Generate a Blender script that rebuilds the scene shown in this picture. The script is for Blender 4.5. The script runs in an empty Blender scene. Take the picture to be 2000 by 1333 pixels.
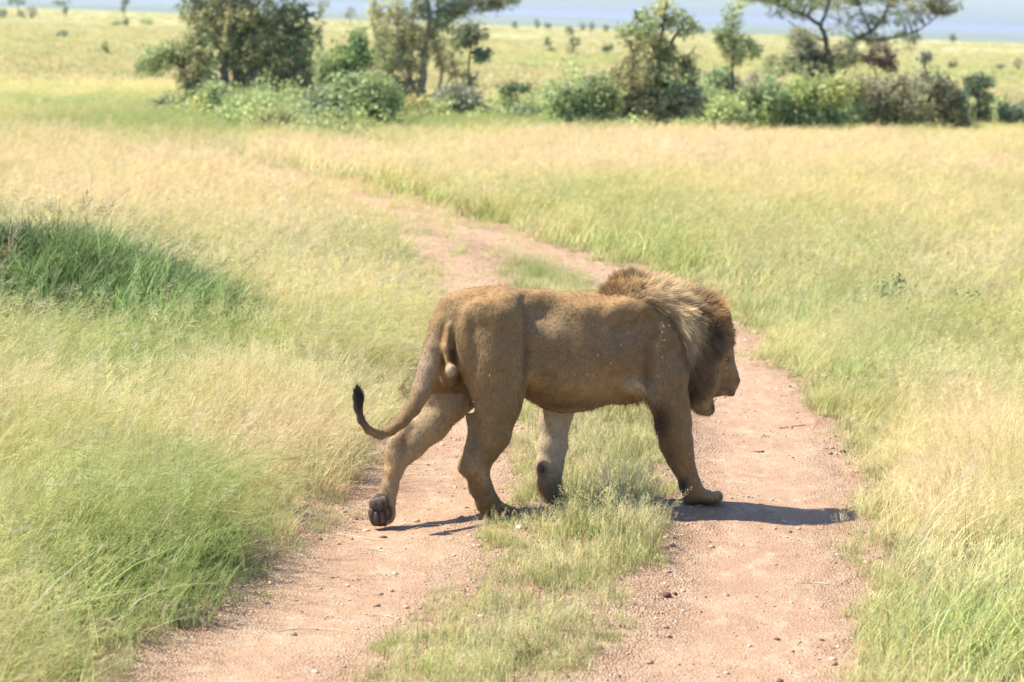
import bpy, math, random
import numpy as np
from mathutils import Matrix, Vector
rng = np.random.default_rng(11)
random.seed(5)
R = math.radians
scene = bpy.context.scene
col = scene.collection

# ------------------------------------------------------------------ camera
CAM_H = 2.56; FPX = 5000.0; PITCH = math.atan(643.1/FPX); ROLL = R(2.0)
_f = np.array([0, math.cos(PITCH), -math.sin(PITCH)])
_r0 = np.array([1.0, 0, 0]); _u0 = np.array([0, math.sin(PITCH), math.cos(PITCH)])
CR = math.cos(ROLL)*_r0 + math.sin(ROLL)*_u0
CU = math.cos(ROLL)*_u0 - math.sin(ROLL)*_r0
CF = _f; CPOS = np.array([0, 0, CAM_H])
cam_d = bpy.data.cameras.new('camera'); cam = bpy.data.objects.new('camera', cam_d); col.objects.link(cam)
M4 = Matrix.Identity(4)
for i in range(3):
    M4[i][0] = CR[i]; M4[i][1] = CU[i]; M4[i][2] = -CF[i]; M4[i][3] = CPOS[i]
cam.matrix_world = M4
cam_d.sensor_width = 36; cam_d.lens = FPX*36/2000
cam_d.clip_start = 0.1; cam_d.clip_end = 60000
cam_d.dof.use_dof = True; cam_d.dof.focus_distance = 13.1; cam_d.dof.aperture_fstop = 3.6
scene.camera = cam
scene.render.resolution_x = 1024; scene.render.resolution_y = 682

# ------------------------------------------------------------------ light
SUN_EL = R(56); SUN_AZ = R(4)          # sun stands to the left, a little beyond the animal
world = bpy.data.worlds.new("World"); scene.world = world; world.use_nodes = True
wn = world.node_tree; bg = wn.nodes['Background']
sky = wn.nodes.new('ShaderNodeTexSky'); sky.sky_type = 'NISHITA'; sky.sun_disc = False
sky.sun_elevation = SUN_EL; sky.sun_rotation = R(270) + SUN_AZ
sky.altitude = 0; sky.air_density = 0.8; sky.dust_density = 0.95; sky.ozone_density = 8.0
wn.links.new(sky.outputs[0], bg.inputs[0]); bg.inputs[1].default_value = 0.138
sd = bpy.data.lights.new('sun', 'SUN'); sd.energy = 4.6; sd.angle = R(0.53); sd.color = (1.0, 0.945, 0.83)
sun = bpy.data.objects.new('sun', sd); col.objects.link(sun)
SV = Vector((-math.cos(SUN_EL)*math.cos(SUN_AZ), math.cos(SUN_EL)*math.sin(SUN_AZ), math.sin(SUN_EL)))
sun.rotation_euler = SV.to_track_quat('Z', 'Y').to_euler(); sun.location = (0, 0, 30)
scene.view_settings.view_transform = 'Standard'; scene.view_settings.look = 'None'
scene.view_settings.gamma = 1.0; scene.view_settings.use_curve_mapping = False
scene.view_settings.exposure = 1.10
scene.render.engine = 'CYCLES'
scene.cycles.max_bounces = 6; scene.cycles.transmission_bounces = 4; scene.cycles.volume_bounces = 0

# ------------------------------------------------------------------ helpers
def ray(px, py):
    d = CF*FPX + CR*(px-1000.0) - CU*(py-666.5)
    return d/np.linalg.norm(d)
def gnd(px, py, z=0.0):
    d = ray(px, py); return CPOS + d*((z-CAM_H)/d[2])
def at_y(px, py, Y):
    d = ray(px, py); return CPOS + d*(Y/d[1])
def project(P):
    Q = P - CPOS; w = Q@CF
    w = np.where(np.abs(w) < 1e-6, 1e-6, w)
    return 1000 + FPX*(Q@CR)/w, 666.5 - FPX*(Q@CU)/w, w
def hash2(ix, iy, seed):
    h = (ix.astype(np.int64)*374761393 + iy.astype(np.int64)*668265263 + seed*982451653) & 0xffffffff
    h = ((h ^ (h >> 13))*1274126177) & 0xffffffff
    return ((h ^ (h >> 16)) & 0xffffff)/float(0xffffff)
def vnoise(x, y, seed=0):
    ix = np.floor(x); iy = np.floor(y); fx = x-ix; fy = y-iy
    fx = fx*fx*(3-2*fx); fy = fy*fy*(3-2*fy)
    a = hash2(ix, iy, seed); b = hash2(ix+1, iy, seed); c = hash2(ix, iy+1, seed); d = hash2(ix+1, iy+1, seed)
    return (a*(1-fx)+b*fx)*(1-fy) + (c*(1-fx)+d*fx)*fy
def fbm(x, y, seed=0, o=4):
    s = 0; a = 1.0; t = 0
    for i in range(o):
        s = s + a*vnoise(x*2**i + 17.3*i, y*2**i - 9.1*i, seed+i); t += a; a *= .5
    return s/t
def sst(a, b, x):
    t = np.clip((x-a)/(b-a), 0, 1); return t*t*(3-2*t)

def mesh_obj(name, V, F, mat=None, parent=None, smooth=False, cattr=None, link=True):
    """V (n,3); F (m,k) array or list of arrays with their own k"""
    me = bpy.data.meshes.new(name)
    V = np.asarray(V, dtype=np.float32)
    Fs = F if isinstance(F, list) else [F]
    Fs = [np.asarray(f, dtype=np.int32) for f in Fs if len(f)]
    nl = sum(f.size for f in Fs); nf = sum(len(f) for f in Fs)
    me.vertices.add(len(V)); me.vertices.foreach_set('co', V.ravel())
    if nl:
        me.loops.add(nl); me.loops.foreach_set('vertex_index', np.concatenate([f.ravel() for f in Fs]))
        me.polygons.add(nf)
        tot = np.concatenate([np.full(len(f), f.shape[1]) for f in Fs]); st = np.concatenate([[0], np.cumsum(tot)[:-1]])
        me.polygons.foreach_set('loop_start', st.astype(np.int32)); me.polygons.foreach_set('loop_total', tot.astype(np.int32))
        if smooth: me.polygons.foreach_set('use_smooth', np.ones(nf, dtype=bool))
    me.update(calc_edges=True)
    if cattr is not None:
        for an, arr in cattr.items():
            if arr.ndim == 2:
                a = me.attributes.new(an, 'FLOAT_COLOR', 'POINT')
                a.data.foreach_set('color', np.c_[arr, np.ones(len(arr))].astype(np.float32).ravel())
            else:
                a = me.attributes.new(an, 'FLOAT', 'POINT'); a.data.foreach_set('value', arr.astype(np.float32))
    if mat: me.materials.append(mat)
    o = bpy.data.objects.new(name, me)
    if link: col.objects.link(o)
    if parent: o.parent = parent
    return o
def tag(o, label=None, cat=None, group=None, kind=None):
    if label: o['label'] = label
    if cat: o['category'] = cat
    if group: o['group'] = group
    if kind: o['kind'] = kind
    return o
def empty(name, loc):
    o = bpy.data.objects.new(name, None); col.objects.link(o); o.location = loc; o.empty_display_size = .1
    bpy.context.view_layer.update()
    return o

def new_mat(name):
    m = bpy.data.materials.new(name); m.use_nodes = True
    nt = m.node_tree; b = nt.nodes['Principled BSDF']
    return m, nt, b
def N(nt, t, **kw):
    n = nt.nodes.new(t)
    for k, v in kw.items():
        if k.startswith('i_'): n.inputs[k[2:].replace('_', ' ')].default_value = v
        else: setattr(n, k, v)
    return n
def L(nt, a, b): nt.links.new(a, b)
def mixc(nt, fac, a, b, mode='MIX'):
    n = nt.nodes.new('ShaderNodeMix'); n.data_type = 'RGBA'; n.blend_type = mode
    for s, v in ((0, fac), (6, a), (7, b)):
        if hasattr(v, 'links') or isinstance(v, bpy.types.NodeSocket): nt.links.new(v, n.inputs[s])
        elif s == 0: n.inputs[0].default_value = v
        else: n.inputs[s].default_value = (*v, 1)
    return n.outputs[2]
def mth(nt, op, a, b=0.5):
    n = nt.nodes.new('ShaderNodeMath'); n.operation = op
    for i, v in enumerate((a, b)):
        if isinstance(v, bpy.types.NodeSocket): nt.links.new(v, n.inputs[i])
        else: n.inputs[i].default_value = v
    return n.outputs[0]
def ramp(nt, fac, lo, hi):
    n = nt.nodes.new('ShaderNodeMapRange'); n.inputs[1].default_value = lo; n.inputs[2].default_value = hi
    nt.links.new(fac, n.inputs[0]); return n.outputs[0]
def noise(nt, scale, detail=4, rough=.55, vec=None, dim='3D'):
    n = nt.nodes.new('ShaderNodeTexNoise'); n.inputs['Scale'].default_value = scale
    n.inputs['Detail'].default_value = detail; n.inputs['Roughness'].default_value = rough
    if vec is not None: nt.links.new(vec, n.inputs['Vector'])
    return n.outputs[0]
def pos(nt, scale=(1, 1, 1)):
    g = nt.nodes.new('ShaderNodeNewGeometry'); m = nt.nodes.new('ShaderNodeMapping')
    m.inputs['Scale'].default_value = scale; nt.links.new(g.outputs['Position'], m.inputs[0]); return m.outputs[0]

def leafy_mat(name, instancer=False, gloss=.35, trans=.35):
    """blade / leaf material: colour from attributes, diffuse + translucent + weak gloss"""
    m = bpy.data.materials.new(name); m.use_nodes = True; nt = m.node_tree; nt.nodes.clear()
    out = nt.nodes.new('ShaderNodeOutputMaterial')
    a = N(nt, 'ShaderNodeAttribute', attribute_name='bcol'); c = a.outputs['Color']
    if instancer:
        b = N(nt, 'ShaderNodeAttribute', attribute_name='gcol'); b.attribute_type = 'INSTANCER'
        c = mixc(nt, 1.0, c, b.outputs['Color'], 'MULTIPLY')
    p = nt.nodes.new('ShaderNodeBsdfPrincipled'); L(nt, c, p.inputs['Base Color'])
    p.inputs['Roughness'].default_value = .55; p.inputs['Specular IOR Level'].default_value = gloss
    t = nt.nodes.new('ShaderNodeBsdfTranslucent'); L(nt, c, t.inputs[0])
    mx = nt.nodes.new('ShaderNodeMixShader'); mx.inputs[0].default_value = trans
    L(nt, p.outputs[0], mx.inputs[1]); L(nt, t.outputs[0], mx.inputs[2]); L(nt, mx.outputs[0], out.inputs[0])
    return m
mat_grass = leafy_mat('grass_blades', True, .3, .38)
mat_leaf = leafy_mat('foliage', False, .2, .3)

def tube(P, rad, k=6, cap=False):
    P = np.asarray(P, float); n = len(P); T = np.gradient(P, axis=0); T /= np.linalg.norm(T, axis=1)[:, None]+1e-9
    up = np.array([0, 0, 1.0]) if abs(T[0][2]) < .9 else np.array([1.0, 0, 0])
    V = []; b0 = np.cross(T[0], up); b0 /= np.linalg.norm(b0)
    for i in range(n):
        b0 = b0-T[i]*(b0@T[i]); b0 /= np.linalg.norm(b0)+1e-9; c0 = np.cross(T[i], b0)
        a = np.linspace(0, 2*math.pi, k, endpoint=False)
        V.append(P[i]+rad[i]*(np.cos(a)[:, None]*b0+np.sin(a)[:, None]*c0))
    V = np.vstack(V); F = []
    for i in range(n-1):
        for j in range(k): F.append((i*k+j, i*k+(j+1) % k, (i+1)*k+(j+1) % k, (i+1)*k+j))
    return V, np.array(F)

def pebble(r, sub=1, squash=.6, seed=0):
    rg = np.random.default_rng(seed)
    import bmesh
    bm = bmesh.new(); bmesh.ops.create_icosphere(bm, subdivisions=sub, radius=r)
    V = np.array([v.co[:] for v in bm.verts]); F = np.array([[v.index for v in f.verts] for f in bm.faces]); bm.free()
    V *= rg.uniform(.72, 1.2, (len(V), 1)); V[:, 2] *= squash; V[:, 0] *= rg.uniform(.8, 1.3)
    return V, F

# ------------------------------------------------------------------ lion frame (needed by the ground under its paws)
TH = R(17)
FV = np.array([math.cos(TH), math.sin(TH), 0]); NV = np.array([math.sin(TH), -math.cos(TH), 0])   # forward, near side
_h = gnd(968, 1011, 0.0)
ORG = _h - NV*0.11; ORG[2] = 0
def LP(px, py, t):
    d = ray(px, py); k = (t - (CPOS-ORG)@NV)/(d@NV); X = CPOS + d*k
    return np.array([(X-ORG)@FV, t, X[2]])
def L2W(P):
    P = np.asarray(P); return ORG + P[..., 0:1]*FV + P[..., 1:2]*NV + P[..., 2:3]*np.array([0, 0, 1.0])
FEET = [((745, 1035), -.05), ((970, 1012), .11), ((1095, 990), -.12), ((1378, 987), .12)]
foot_w = [L2W(LP(p[0], p[1], t)) for p, t in FEET]
print('FEET', [tuple(np.round(f, 3)) for f in foot_w])

# ------------------------------------------------------------------ the two wheel ruts
def catmull(P, n=14):
    P = np.array(P); out = []
    Q = np.vstack([2*P[0]-P[1], P, 2*P[-1]-P[-2]])
    for i in range(1, len(Q)-2):
        for t in np.linspace(0, 1, n, endpoint=False):
            a, b, c, d = Q[i-1], Q[i], Q[i+1], Q[i+2]
            out.append(.5*((2*b)+(-a+c)*t+(2*a-5*b+4*c-d)*t*t+(-a+3*b-3*c+d)*t**3))
    out.append(P[-1]); return np.array(out)
rutL_px = [(150, 1750), (475, 1333), (625, 1190), (760, 1050), (840, 920), (890, 800), (925, 700), (925, 610), (895, 535), (820, 468), (700, 405), (560, 365), (430, 343), (300, 325), (100, 308)]
rutR_px = [(1390, 1750), (1430, 1333), (1465, 1180), (1490, 1050), (1500, 950), (1490, 850), (1450, 760), (1400, 690), (1330, 612), (1240, 548), (1110, 505), (960, 462), (830, 420), (700, 378), (585, 346), (480, 318), (330, 300), (180, 290)]
rutL = catmull([gnd(*p)[:2] for p in rutL_px]); rutR = catmull([gnd(*p)[:2] for p in rutR_px])
def dpoly(x, y, poly):
    best = np.full(x.shape, 1e9)
    for i in range(len(poly)-1):
        a, b = poly[i], poly[i+1]; ba = b-a
        h = np.clip(((x-a[0])*ba[0]+(y-a[1])*ba[1])/(ba@ba), 0, 1)
        best = np.minimum(best, (x-a[0]-h*ba[0])**2+(y-a[1]-h*ba[1])**2)
    return np.sqrt(best)
def rut_d(x, y):
    """distances to left and right rut centre lines (far away points get a big number quickly)"""
    x = np.asarray(x, dtype=float); y = np.asarray(y, dtype=float)
    dl = np.full(x.shape, 50.0); dr = np.full(x.shape, 50.0)
    m = (y > 5) & (y < 62) & (x > -14) & (x < 6)
    if m.any():
        dl[m] = dpoly(x[m], y[m], rutL); dr[m] = dpoly(x[m], y[m], rutR)
    return dl, dr
MOUND = (gnd(10, 655)[0], gnd(10, 655)[1])
def mound_h(x, y):
    a = ((x-MOUND[0]+.55))/1.45; b = (y-MOUND[1])/1.15
    h = .64*np.exp(-(a*a+b*b)) 
    a = ((x-MOUND[0]-.75))/.85; b = (y-MOUND[1]+.15)/.8
    h = h + .26*np.exp(-(a*a+b*b))
    a = ((x-MOUND[0]-1.45))/.6; b = (y-MOUND[1]+.35)/.7
    return h + .13*np.exp(-(a*a+b*b))
def height_base(x, y):
    dl, dr = rut_d(x, y)
    h = .05*(fbm(x*.35, y*.35, 3)-.5)
    road = np.exp(-(np.minimum(dl, dr)/1.6)**2)
    h = h*(1-.7*road)
    h = h - .035*np.exp(-(dl/.5)**4) - .03*np.exp(-(dr/.52)**4)
    far = sst(70, 300, y)
    h = h + far*.6*(fbm(x*.012+3, y*.012, 8, 3)-.55)
    h = h - 12*sst(455, 900, y) - .6*sst(300, 480, np.abs(x))*0
    h = h + sst(2500, 9000, y)*10*(fbm(x*.0004, y*.0004, 5, 3)-.5)
    return h
_fw = np.array(foot_w)
_need = np.array([f[2] for f in foot_w]) - height_base(_fw[:, 0], _fw[:, 1])
_S = .33
_K = np.exp(-((_fw[:, None, 0]-_fw[None, :, 0])**2+(_fw[:, None, 1]-_fw[None, :, 1])**2)/(2*_S*_S))
_wt = np.linalg.solve(_K, _need)
def height(x, y):
    h = height_base(x, y)
    for i in range(len(_wt)):
        h = h + _wt[i]*np.exp(-((x-_fw[i, 0])**2+(y-_fw[i, 1])**2)/(2*_S*_S))
    return h + mound_h(x, y)
print('foot ground need', _need)

# ------------------------------------------------------------------ ground materials
mg, nt, b = new_mat('grassland_soil')
pc = pos(nt)
n1 = noise(nt, .9, 6, .6, pc); n2 = noise(nt, 14, 5, .6, pc)
pfar = pos(nt, (.006, .035, 1)); n3 = noise(nt, 1.0, 5, .6, pfar)
pf2 = pos(nt, (.03, .11, 1)); n4 = noise(nt, 1.0, 5, .65, pf2)
soil = mixc(nt, ramp(nt, n2, .35, .65), (.20, .135, .075), (.33, .25, .12))
near = mixc(nt, ramp(nt, n1, .4, .6), soil, (.27, .27, .10))
farc = mixc(nt, ramp(nt, n3, .42, .60), (.45, .43, .22), (.52, .45, .28))
farc = mixc(nt, ramp(nt, n4, .38, .72), farc, (.42, .43, .20))
tr = N(nt, 'ShaderNodeSeparateXYZ'); g = N(nt, 'ShaderNodeNewGeometry'); L(nt, g.outputs['Position'], tr.inputs[0])
c = mixc(nt, ramp(nt, tr.outputs[1], 30, 75), near, farc)
veryfar = mixc(nt, ramp(nt, noise(nt, 1.0, 4, .6, pos(nt, (.0008, .0025, 1))), .4, .6), (.12, .16, .10), (.26, .28, .18))
c = mixc(nt, ramp(nt, tr.outputs[1], 600, 1500), c, veryfar)
L(nt, c, b.inputs['Base Color']); b.inputs['Roughness'].default_value = 1; b.inputs['Specular IOR Level'].default_value = .1
bp = N(nt, 'ShaderNodeBump', i_Strength=.5, i_Distance=.02); L(nt, n2, bp.inputs['Height']); L(nt, bp.outputs[0], b.inputs['Normal'])

md, nt, b = new_mat('red_dirt')
pc = pos(nt)
nb = noise(nt, 1.3, 5, .6, pc); nf = noise(nt, 42, 6, .7, pc); nm = noise(nt, 9, 5, .62, pos(nt, (1, .55, 1)))
vr = N(nt, 'ShaderNodeTexVoronoi', i_Scale=85.0); L(nt, pc, vr.inputs['Vector'])
vr2 = N(nt, 'ShaderNodeTexVoronoi', i_Scale=30.0); L(nt, pc, vr2.inputs['Vector'])
c = mixc(nt, ramp(nt, nb, .35, .68), (.345, .218, .138), (.41, .277, .178))
c = mixc(nt, ramp(nt, nm, .48, .75), c, (.45, .335, .235))
grain = mixc(nt, ramp(nt, nf, .3, .7), (.62, .58, .55), (1.22, 1.2, 1.18))
ra = N(nt, 'ShaderNodeAttribute', attribute_name='rutd'); loose = ra.outputs['Fac']
c = mixc(nt, mth(nt, 'ADD', mth(nt, 'MULTIPLY', loose, .35), .6), c, grain, 'MULTIPLY')
c = mixc(nt, mth(nt, 'MULTIPLY', mth(nt, 'MULTIPLY', ramp(nt, vr.outputs['Color'], .72, .95), .6), loose), c, (.50, .40, .30))
c = mixc(nt, mth(nt, 'MULTIPLY', ramp(nt, vr2.outputs['Color'], .90, .99), .6), c, (.27, .14, .085))
L(nt, c, b.inputs['Base Color']); b.inputs['Roughness'].default_value = .95; b.inputs['Specular IOR Level'].default_value = .15
hh = mth(nt, 'ADD', mth(nt, 'MULTIPLY', nf, 1.0), mth(nt, 'MULTIPLY', vr.outputs['Distance'], -1.2))
hh = mth(nt, 'ADD', hh, mth(nt, 'MULTIPLY', nm, 2.2))
bp = N(nt, 'ShaderNodeBump', i_Strength=.8, i_Distance=.012); L(nt, mth(nt, 'ADD', mth(nt, 'MULTIPLY', loose, .45), .5), bp.inputs['Strength']); L(nt, hh, bp.inputs['Height']); L(nt, bp.outputs[0], b.inputs['Normal'])

def simple(name, c, rough=.9, spec=.2, var=.3, scale=20, bump=.3, dist=.01):
    m, nt, b = new_mat(name); n = noise(nt, scale, 5, .6, pos(nt))
    cc = mixc(nt, ramp(nt, n, .3, .7), tuple(v*(1-var) for v in c), tuple(min(1, v*(1+var)) for v in c))
    L(nt, cc, b.inputs['Base Color']); b.inputs['Roughness'].default_value = rough; b.inputs['Specular IOR Level'].default_value = spec
    bp = N(nt, 'ShaderNodeBump', i_Strength=bump, i_Distance=dist); L(nt, n, bp.inputs['Height']); L(nt, bp.outputs[0], b.inputs['Normal'])
    return m
mat_bark_d = simple('dark_bark', (.075, .062, .050), .95, .1, .35, 6)
mat_bark_g = simple('grey_bark', (.26, .235, .21), .95, .1, .35, 6)
mat_bark_r = simple('red_bark', (.22, .15, .11), .95, .1, .3, 6)
mat_stone = simple('red_stone', (.36, .21, .14), .9, .2, .35, 60)
mat_stone_d = simple('dark_stone', (.14, .07, .05), .9, .2, .35, 60)
mat_white = simple('white_stone', (.85, .84, .80), .7, .3, .1, 60)
mat_straw = simple('dry_straw', (.66, .52, .33), .7, .3, .2, 30)

# ------------------------------------------------------------------ ground sheet
def grid_mesh(xs, ys):
    X, Y = np.meshgrid(xs, ys); nx, ny = len(xs), len(ys)
    i = np.arange(nx*ny).reshape(ny, nx)
    F = np.stack([i[:-1, :-1], i[:-1, 1:], i[1:, 1:], i[1:, :-1]], -1).reshape(-1, 4)
    return X.ravel(), Y.ravel(), F
u = np.linspace(-1, 1, 421); xs = 4*np.sinh(u*math.asinh(24000/4))
v = np.linspace(-math.asinh(60/6), math.asinh(26000/6), 440); ys = 14+6*np.sinh(v)
X, Y, F = grid_mesh(xs, ys)
Z = height(X, Y)
dl, dr = rut_d(X, Y)
Z = Z - .05*np.exp(-(np.minimum(dl, dr)/1.25)**6)*(Y > 7)*(Y < 58)      # the ground dips below the track sheet
g_o = mesh_obj('ground', np.c_[X, Y, Z], F, mg, smooth=True); tag(g_o, 'rolling savanna ground under the grass, running out to a hazy plain', kind='structure')

# dirt track sheet following the two ruts (one fine sheet incl. the strip between)
cen = []
for p, q in [(rutL[int(k*(len(rutL)-1))], rutR[int(k*(len(rutR)-1))]) for k in (0,)]: pass
def resample(P, n):
    d = np.r_[0, np.cumsum(np.linalg.norm(np.diff(P, axis=0), axis=1))]; s = np.linspace(0, 1, n)
    return d, s
def closest_on(P, q):
    best = None
    for i in range(len(P)-1):
        a, b = P[i], P[i+1]; ba = b-a; h = min(1, max(0, ((q-a)@ba)/(ba@ba))); c = a+h*ba; dd = np.linalg.norm(q-c)
        if best is None or dd < best[0]: best = (dd, c)
    return best[1]
mid = np.array([(p+closest_on(rutR, p))/2 for p in rutL])
seg = np.r_[0, np.cumsum(np.linalg.norm(np.diff(mid, axis=0), axis=1))]
tot = seg[-1]
st = [0.0]
while st[-1] < tot:
    yy = np.interp(st[-1], seg, mid[:, 1]); st.append(st[-1] + min(.25, max(.016, .0016*yy*(1 if yy < 16 else 2.5))))
st = np.array(st[:-1]); cx = np.interp(st, seg, mid[:, 0]); cy = np.interp(st, seg, mid[:, 1])
for _ in range(60):      # smooth the centre line
    w = max(3, 9); k = np.ones(w)/w
    cx = np.r_[cx[:w], np.convolve(cx, k, 'same')[w:-w], cx[-w:]]; cy = np.r_[cy[:w], np.convolve(cy, k, 'same')[w:-w], cy[-w:]]
tx = np.gradient(cx); ty = np.gradient(cy); ln = np.hypot(tx, ty)+1e-9; tx /= ln; ty /= ln
W = np.linspace(-1.75, 1.75, 190)
TX = cx[:, None] + ty[:, None]*W[None, :]; TY = cy[:, None] - tx[:, None]*W[None, :]
n0, n1_ = TX.shape
fi = np.arange(n0*n1_).reshape(n0, n1_)
F = np.stack([fi[:-1, :-1], fi[:-1, 1:], fi[1:, 1:], fi[1:, :-1]], -1).reshape(-1, 4)
x = TX.ravel(); y = TY.ravel()
def track_z(x, y):
    z = height(x, y)
    n = fbm(x*3.1, y*3.1, 31, 3)-.5
    clod = np.clip(fbm(x*22, y*22, 41, 3)-.52, 0, 1)
    big = np.clip(fbm(x*7, y*7, 51, 3)-.55, 0, 1)
    dl, dr = rut_d(x, y); lo = .42+.58*sst(.12, .48, np.minimum(dl, dr)+.25*(fbm(x*2.1, y*1.5, 61, 3)-.5))
    return z + .004 + .016*n + (.045*clod + .05*big)*lo
edge = sst(1.45, 1.75, np.abs(np.tile(W, n0)))
z = track_z(x, y) - .10*edge
_dl, _dr = rut_d(x, y); _m = np.minimum(_dl, _dr)+.30*(fbm(x*1.7, y*1.1, 63, 3)-.5)
t_o = mesh_obj('dirt_track', np.c_[x, y, z], F, md, smooth=True, cattr={'rutd': sst(.10, .46, _m)})
tag(t_o, 'reddish dirt track with two wheel ruts curving off to the left', kind='structure')
print('track verts', len(x))
# ------------------------------------------------------------------ grass
def blade(base, h, lean, az, w, segs, curl, c0, c1):
    """a tapered curved strip; lean = tip horizontal offset, az its direction"""
    t = np.linspace(0, 1, segs+1)
    r = lean*t**curl; zz = h*(1-.25*(lean/max(h, .01))*t**2)*t
    cx_, sx_ = math.cos(az), math.sin(az)
    P = np.c_[base[0]+r*cx_, base[1]+r*sx_, zz]
    ww = w*(1-t**1.6)*.5+w*.08
    fa = az+math.pi/2+rng.uniform(-.9, .9)
    off = np.c_[np.cos(fa)*ww, np.sin(fa)*ww, 0*ww]
    V = np.empty((2*(segs+1), 3)); V[0::2] = P-off; V[1::2] = P+off
    i = np.arange(segs)*2
    F = np.stack([i, i+1, i+3, i+2], -1)
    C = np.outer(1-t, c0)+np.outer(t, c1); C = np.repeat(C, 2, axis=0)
    return V, F, C, P
def clump(n, rad, h, w, segs, lean, heads=0, straw=.2, dirspread=1.0, head_len=.12, dead=.1, hcol=(1.15, 1.04, 1.1)):
    Vs, Fs, Cs = [], [], []; nv = 0
    def add(V, F, C):
        nonlocal nv
        Vs.append(V); Fs.append(F+nv); Cs.append(C); nv += len(V)
    for k in range(n):
        a = rng.uniform(0, 2*math.pi); rr = rad*math.sqrt(rng.uniform()); bp_ = (rr*math.cos(a), rr*math.sin(a))
        hh = h*rng.uniform(.45, 1.1); az = rng.normal(0, dirspread); ln_ = hh*abs(rng.normal(lean, lean*.5))
        q = rng.uniform(.55, 1.35)
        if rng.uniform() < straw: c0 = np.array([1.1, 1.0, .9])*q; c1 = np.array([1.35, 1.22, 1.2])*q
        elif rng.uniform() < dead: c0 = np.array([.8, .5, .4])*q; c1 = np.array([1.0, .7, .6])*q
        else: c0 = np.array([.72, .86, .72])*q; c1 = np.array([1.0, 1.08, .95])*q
        V, F, C, P = blade(bp_, hh, ln_, az, w*rng.uniform(.6, 1.3), segs, rng.uniform(1.5, 2.6), c0, c1)
        add(V, F, C)
    for k in range(heads):
        a = rng.uniform(0, 2*math.pi); rr = rad*math.sqrt(rng.uniform()); bp_ = (rr*math.cos(a), rr*math.sin(a))
        hh = h*rng.uniform(1.1, 1.65); az = rng.normal(0, dirspread*.8); ln_ = hh*abs(rng.normal(lean, lean*.5))
        q = rng.uniform(.8, 1.2); cc = np.array([1.2, 1.08, 1.0])*q
        V, F, C, P = blade(bp_, hh, ln_, az, w*.42, segs+1, 1.8, cc*.8, cc)
        add(V, F, C)
        tip = P[-1]; d = P[-1]-P[-2]; d = d/np.linalg.norm(d)
        hc = np.array(hcol)*rng.uniform(.8, 1.25)
        nb_ = 13
        for j in range(nb_):                      # side branchlets of the seed head
            f = j/nb_; p0 = tip - d*head_len*(1-f)
            e = rng.normal(0, 1, 3); e -= d*(e@d); e /= np.linalg.norm(e)+1e-6
            L_ = head_len*.42*(1-f*.75)*rng.uniform(.6, 1.1); p1 = p0+(d*.75+e*.8)*L_
            s_ = np.cross(d, e)*w*.16
            add(np.array([p0-s_, p0+s_, p1+s_, p1-s_]), np.array([[0, 1, 2, 3]]), np.tile(hc, (4, 1)))
            for fr in (.55, 1.0):
                pm = p0+(p1-p0)*fr; g1 = rng.normal(0, 1, 3); g1 /= np.linalg.norm(g1); g2 = np.cross(g1, d)
                s1 = w*.40
                add(np.array([pm-g1*s1*1.6, pm+g2*s1, pm+g1*s1*1.6, pm-g2*s1]), np.array([[0, 1, 2, 3]]), np.tile(hc*1.1, (4, 1)))
    return np.vstack(Vs), np.vstack(Fs), np.vstack(Cs)

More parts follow.
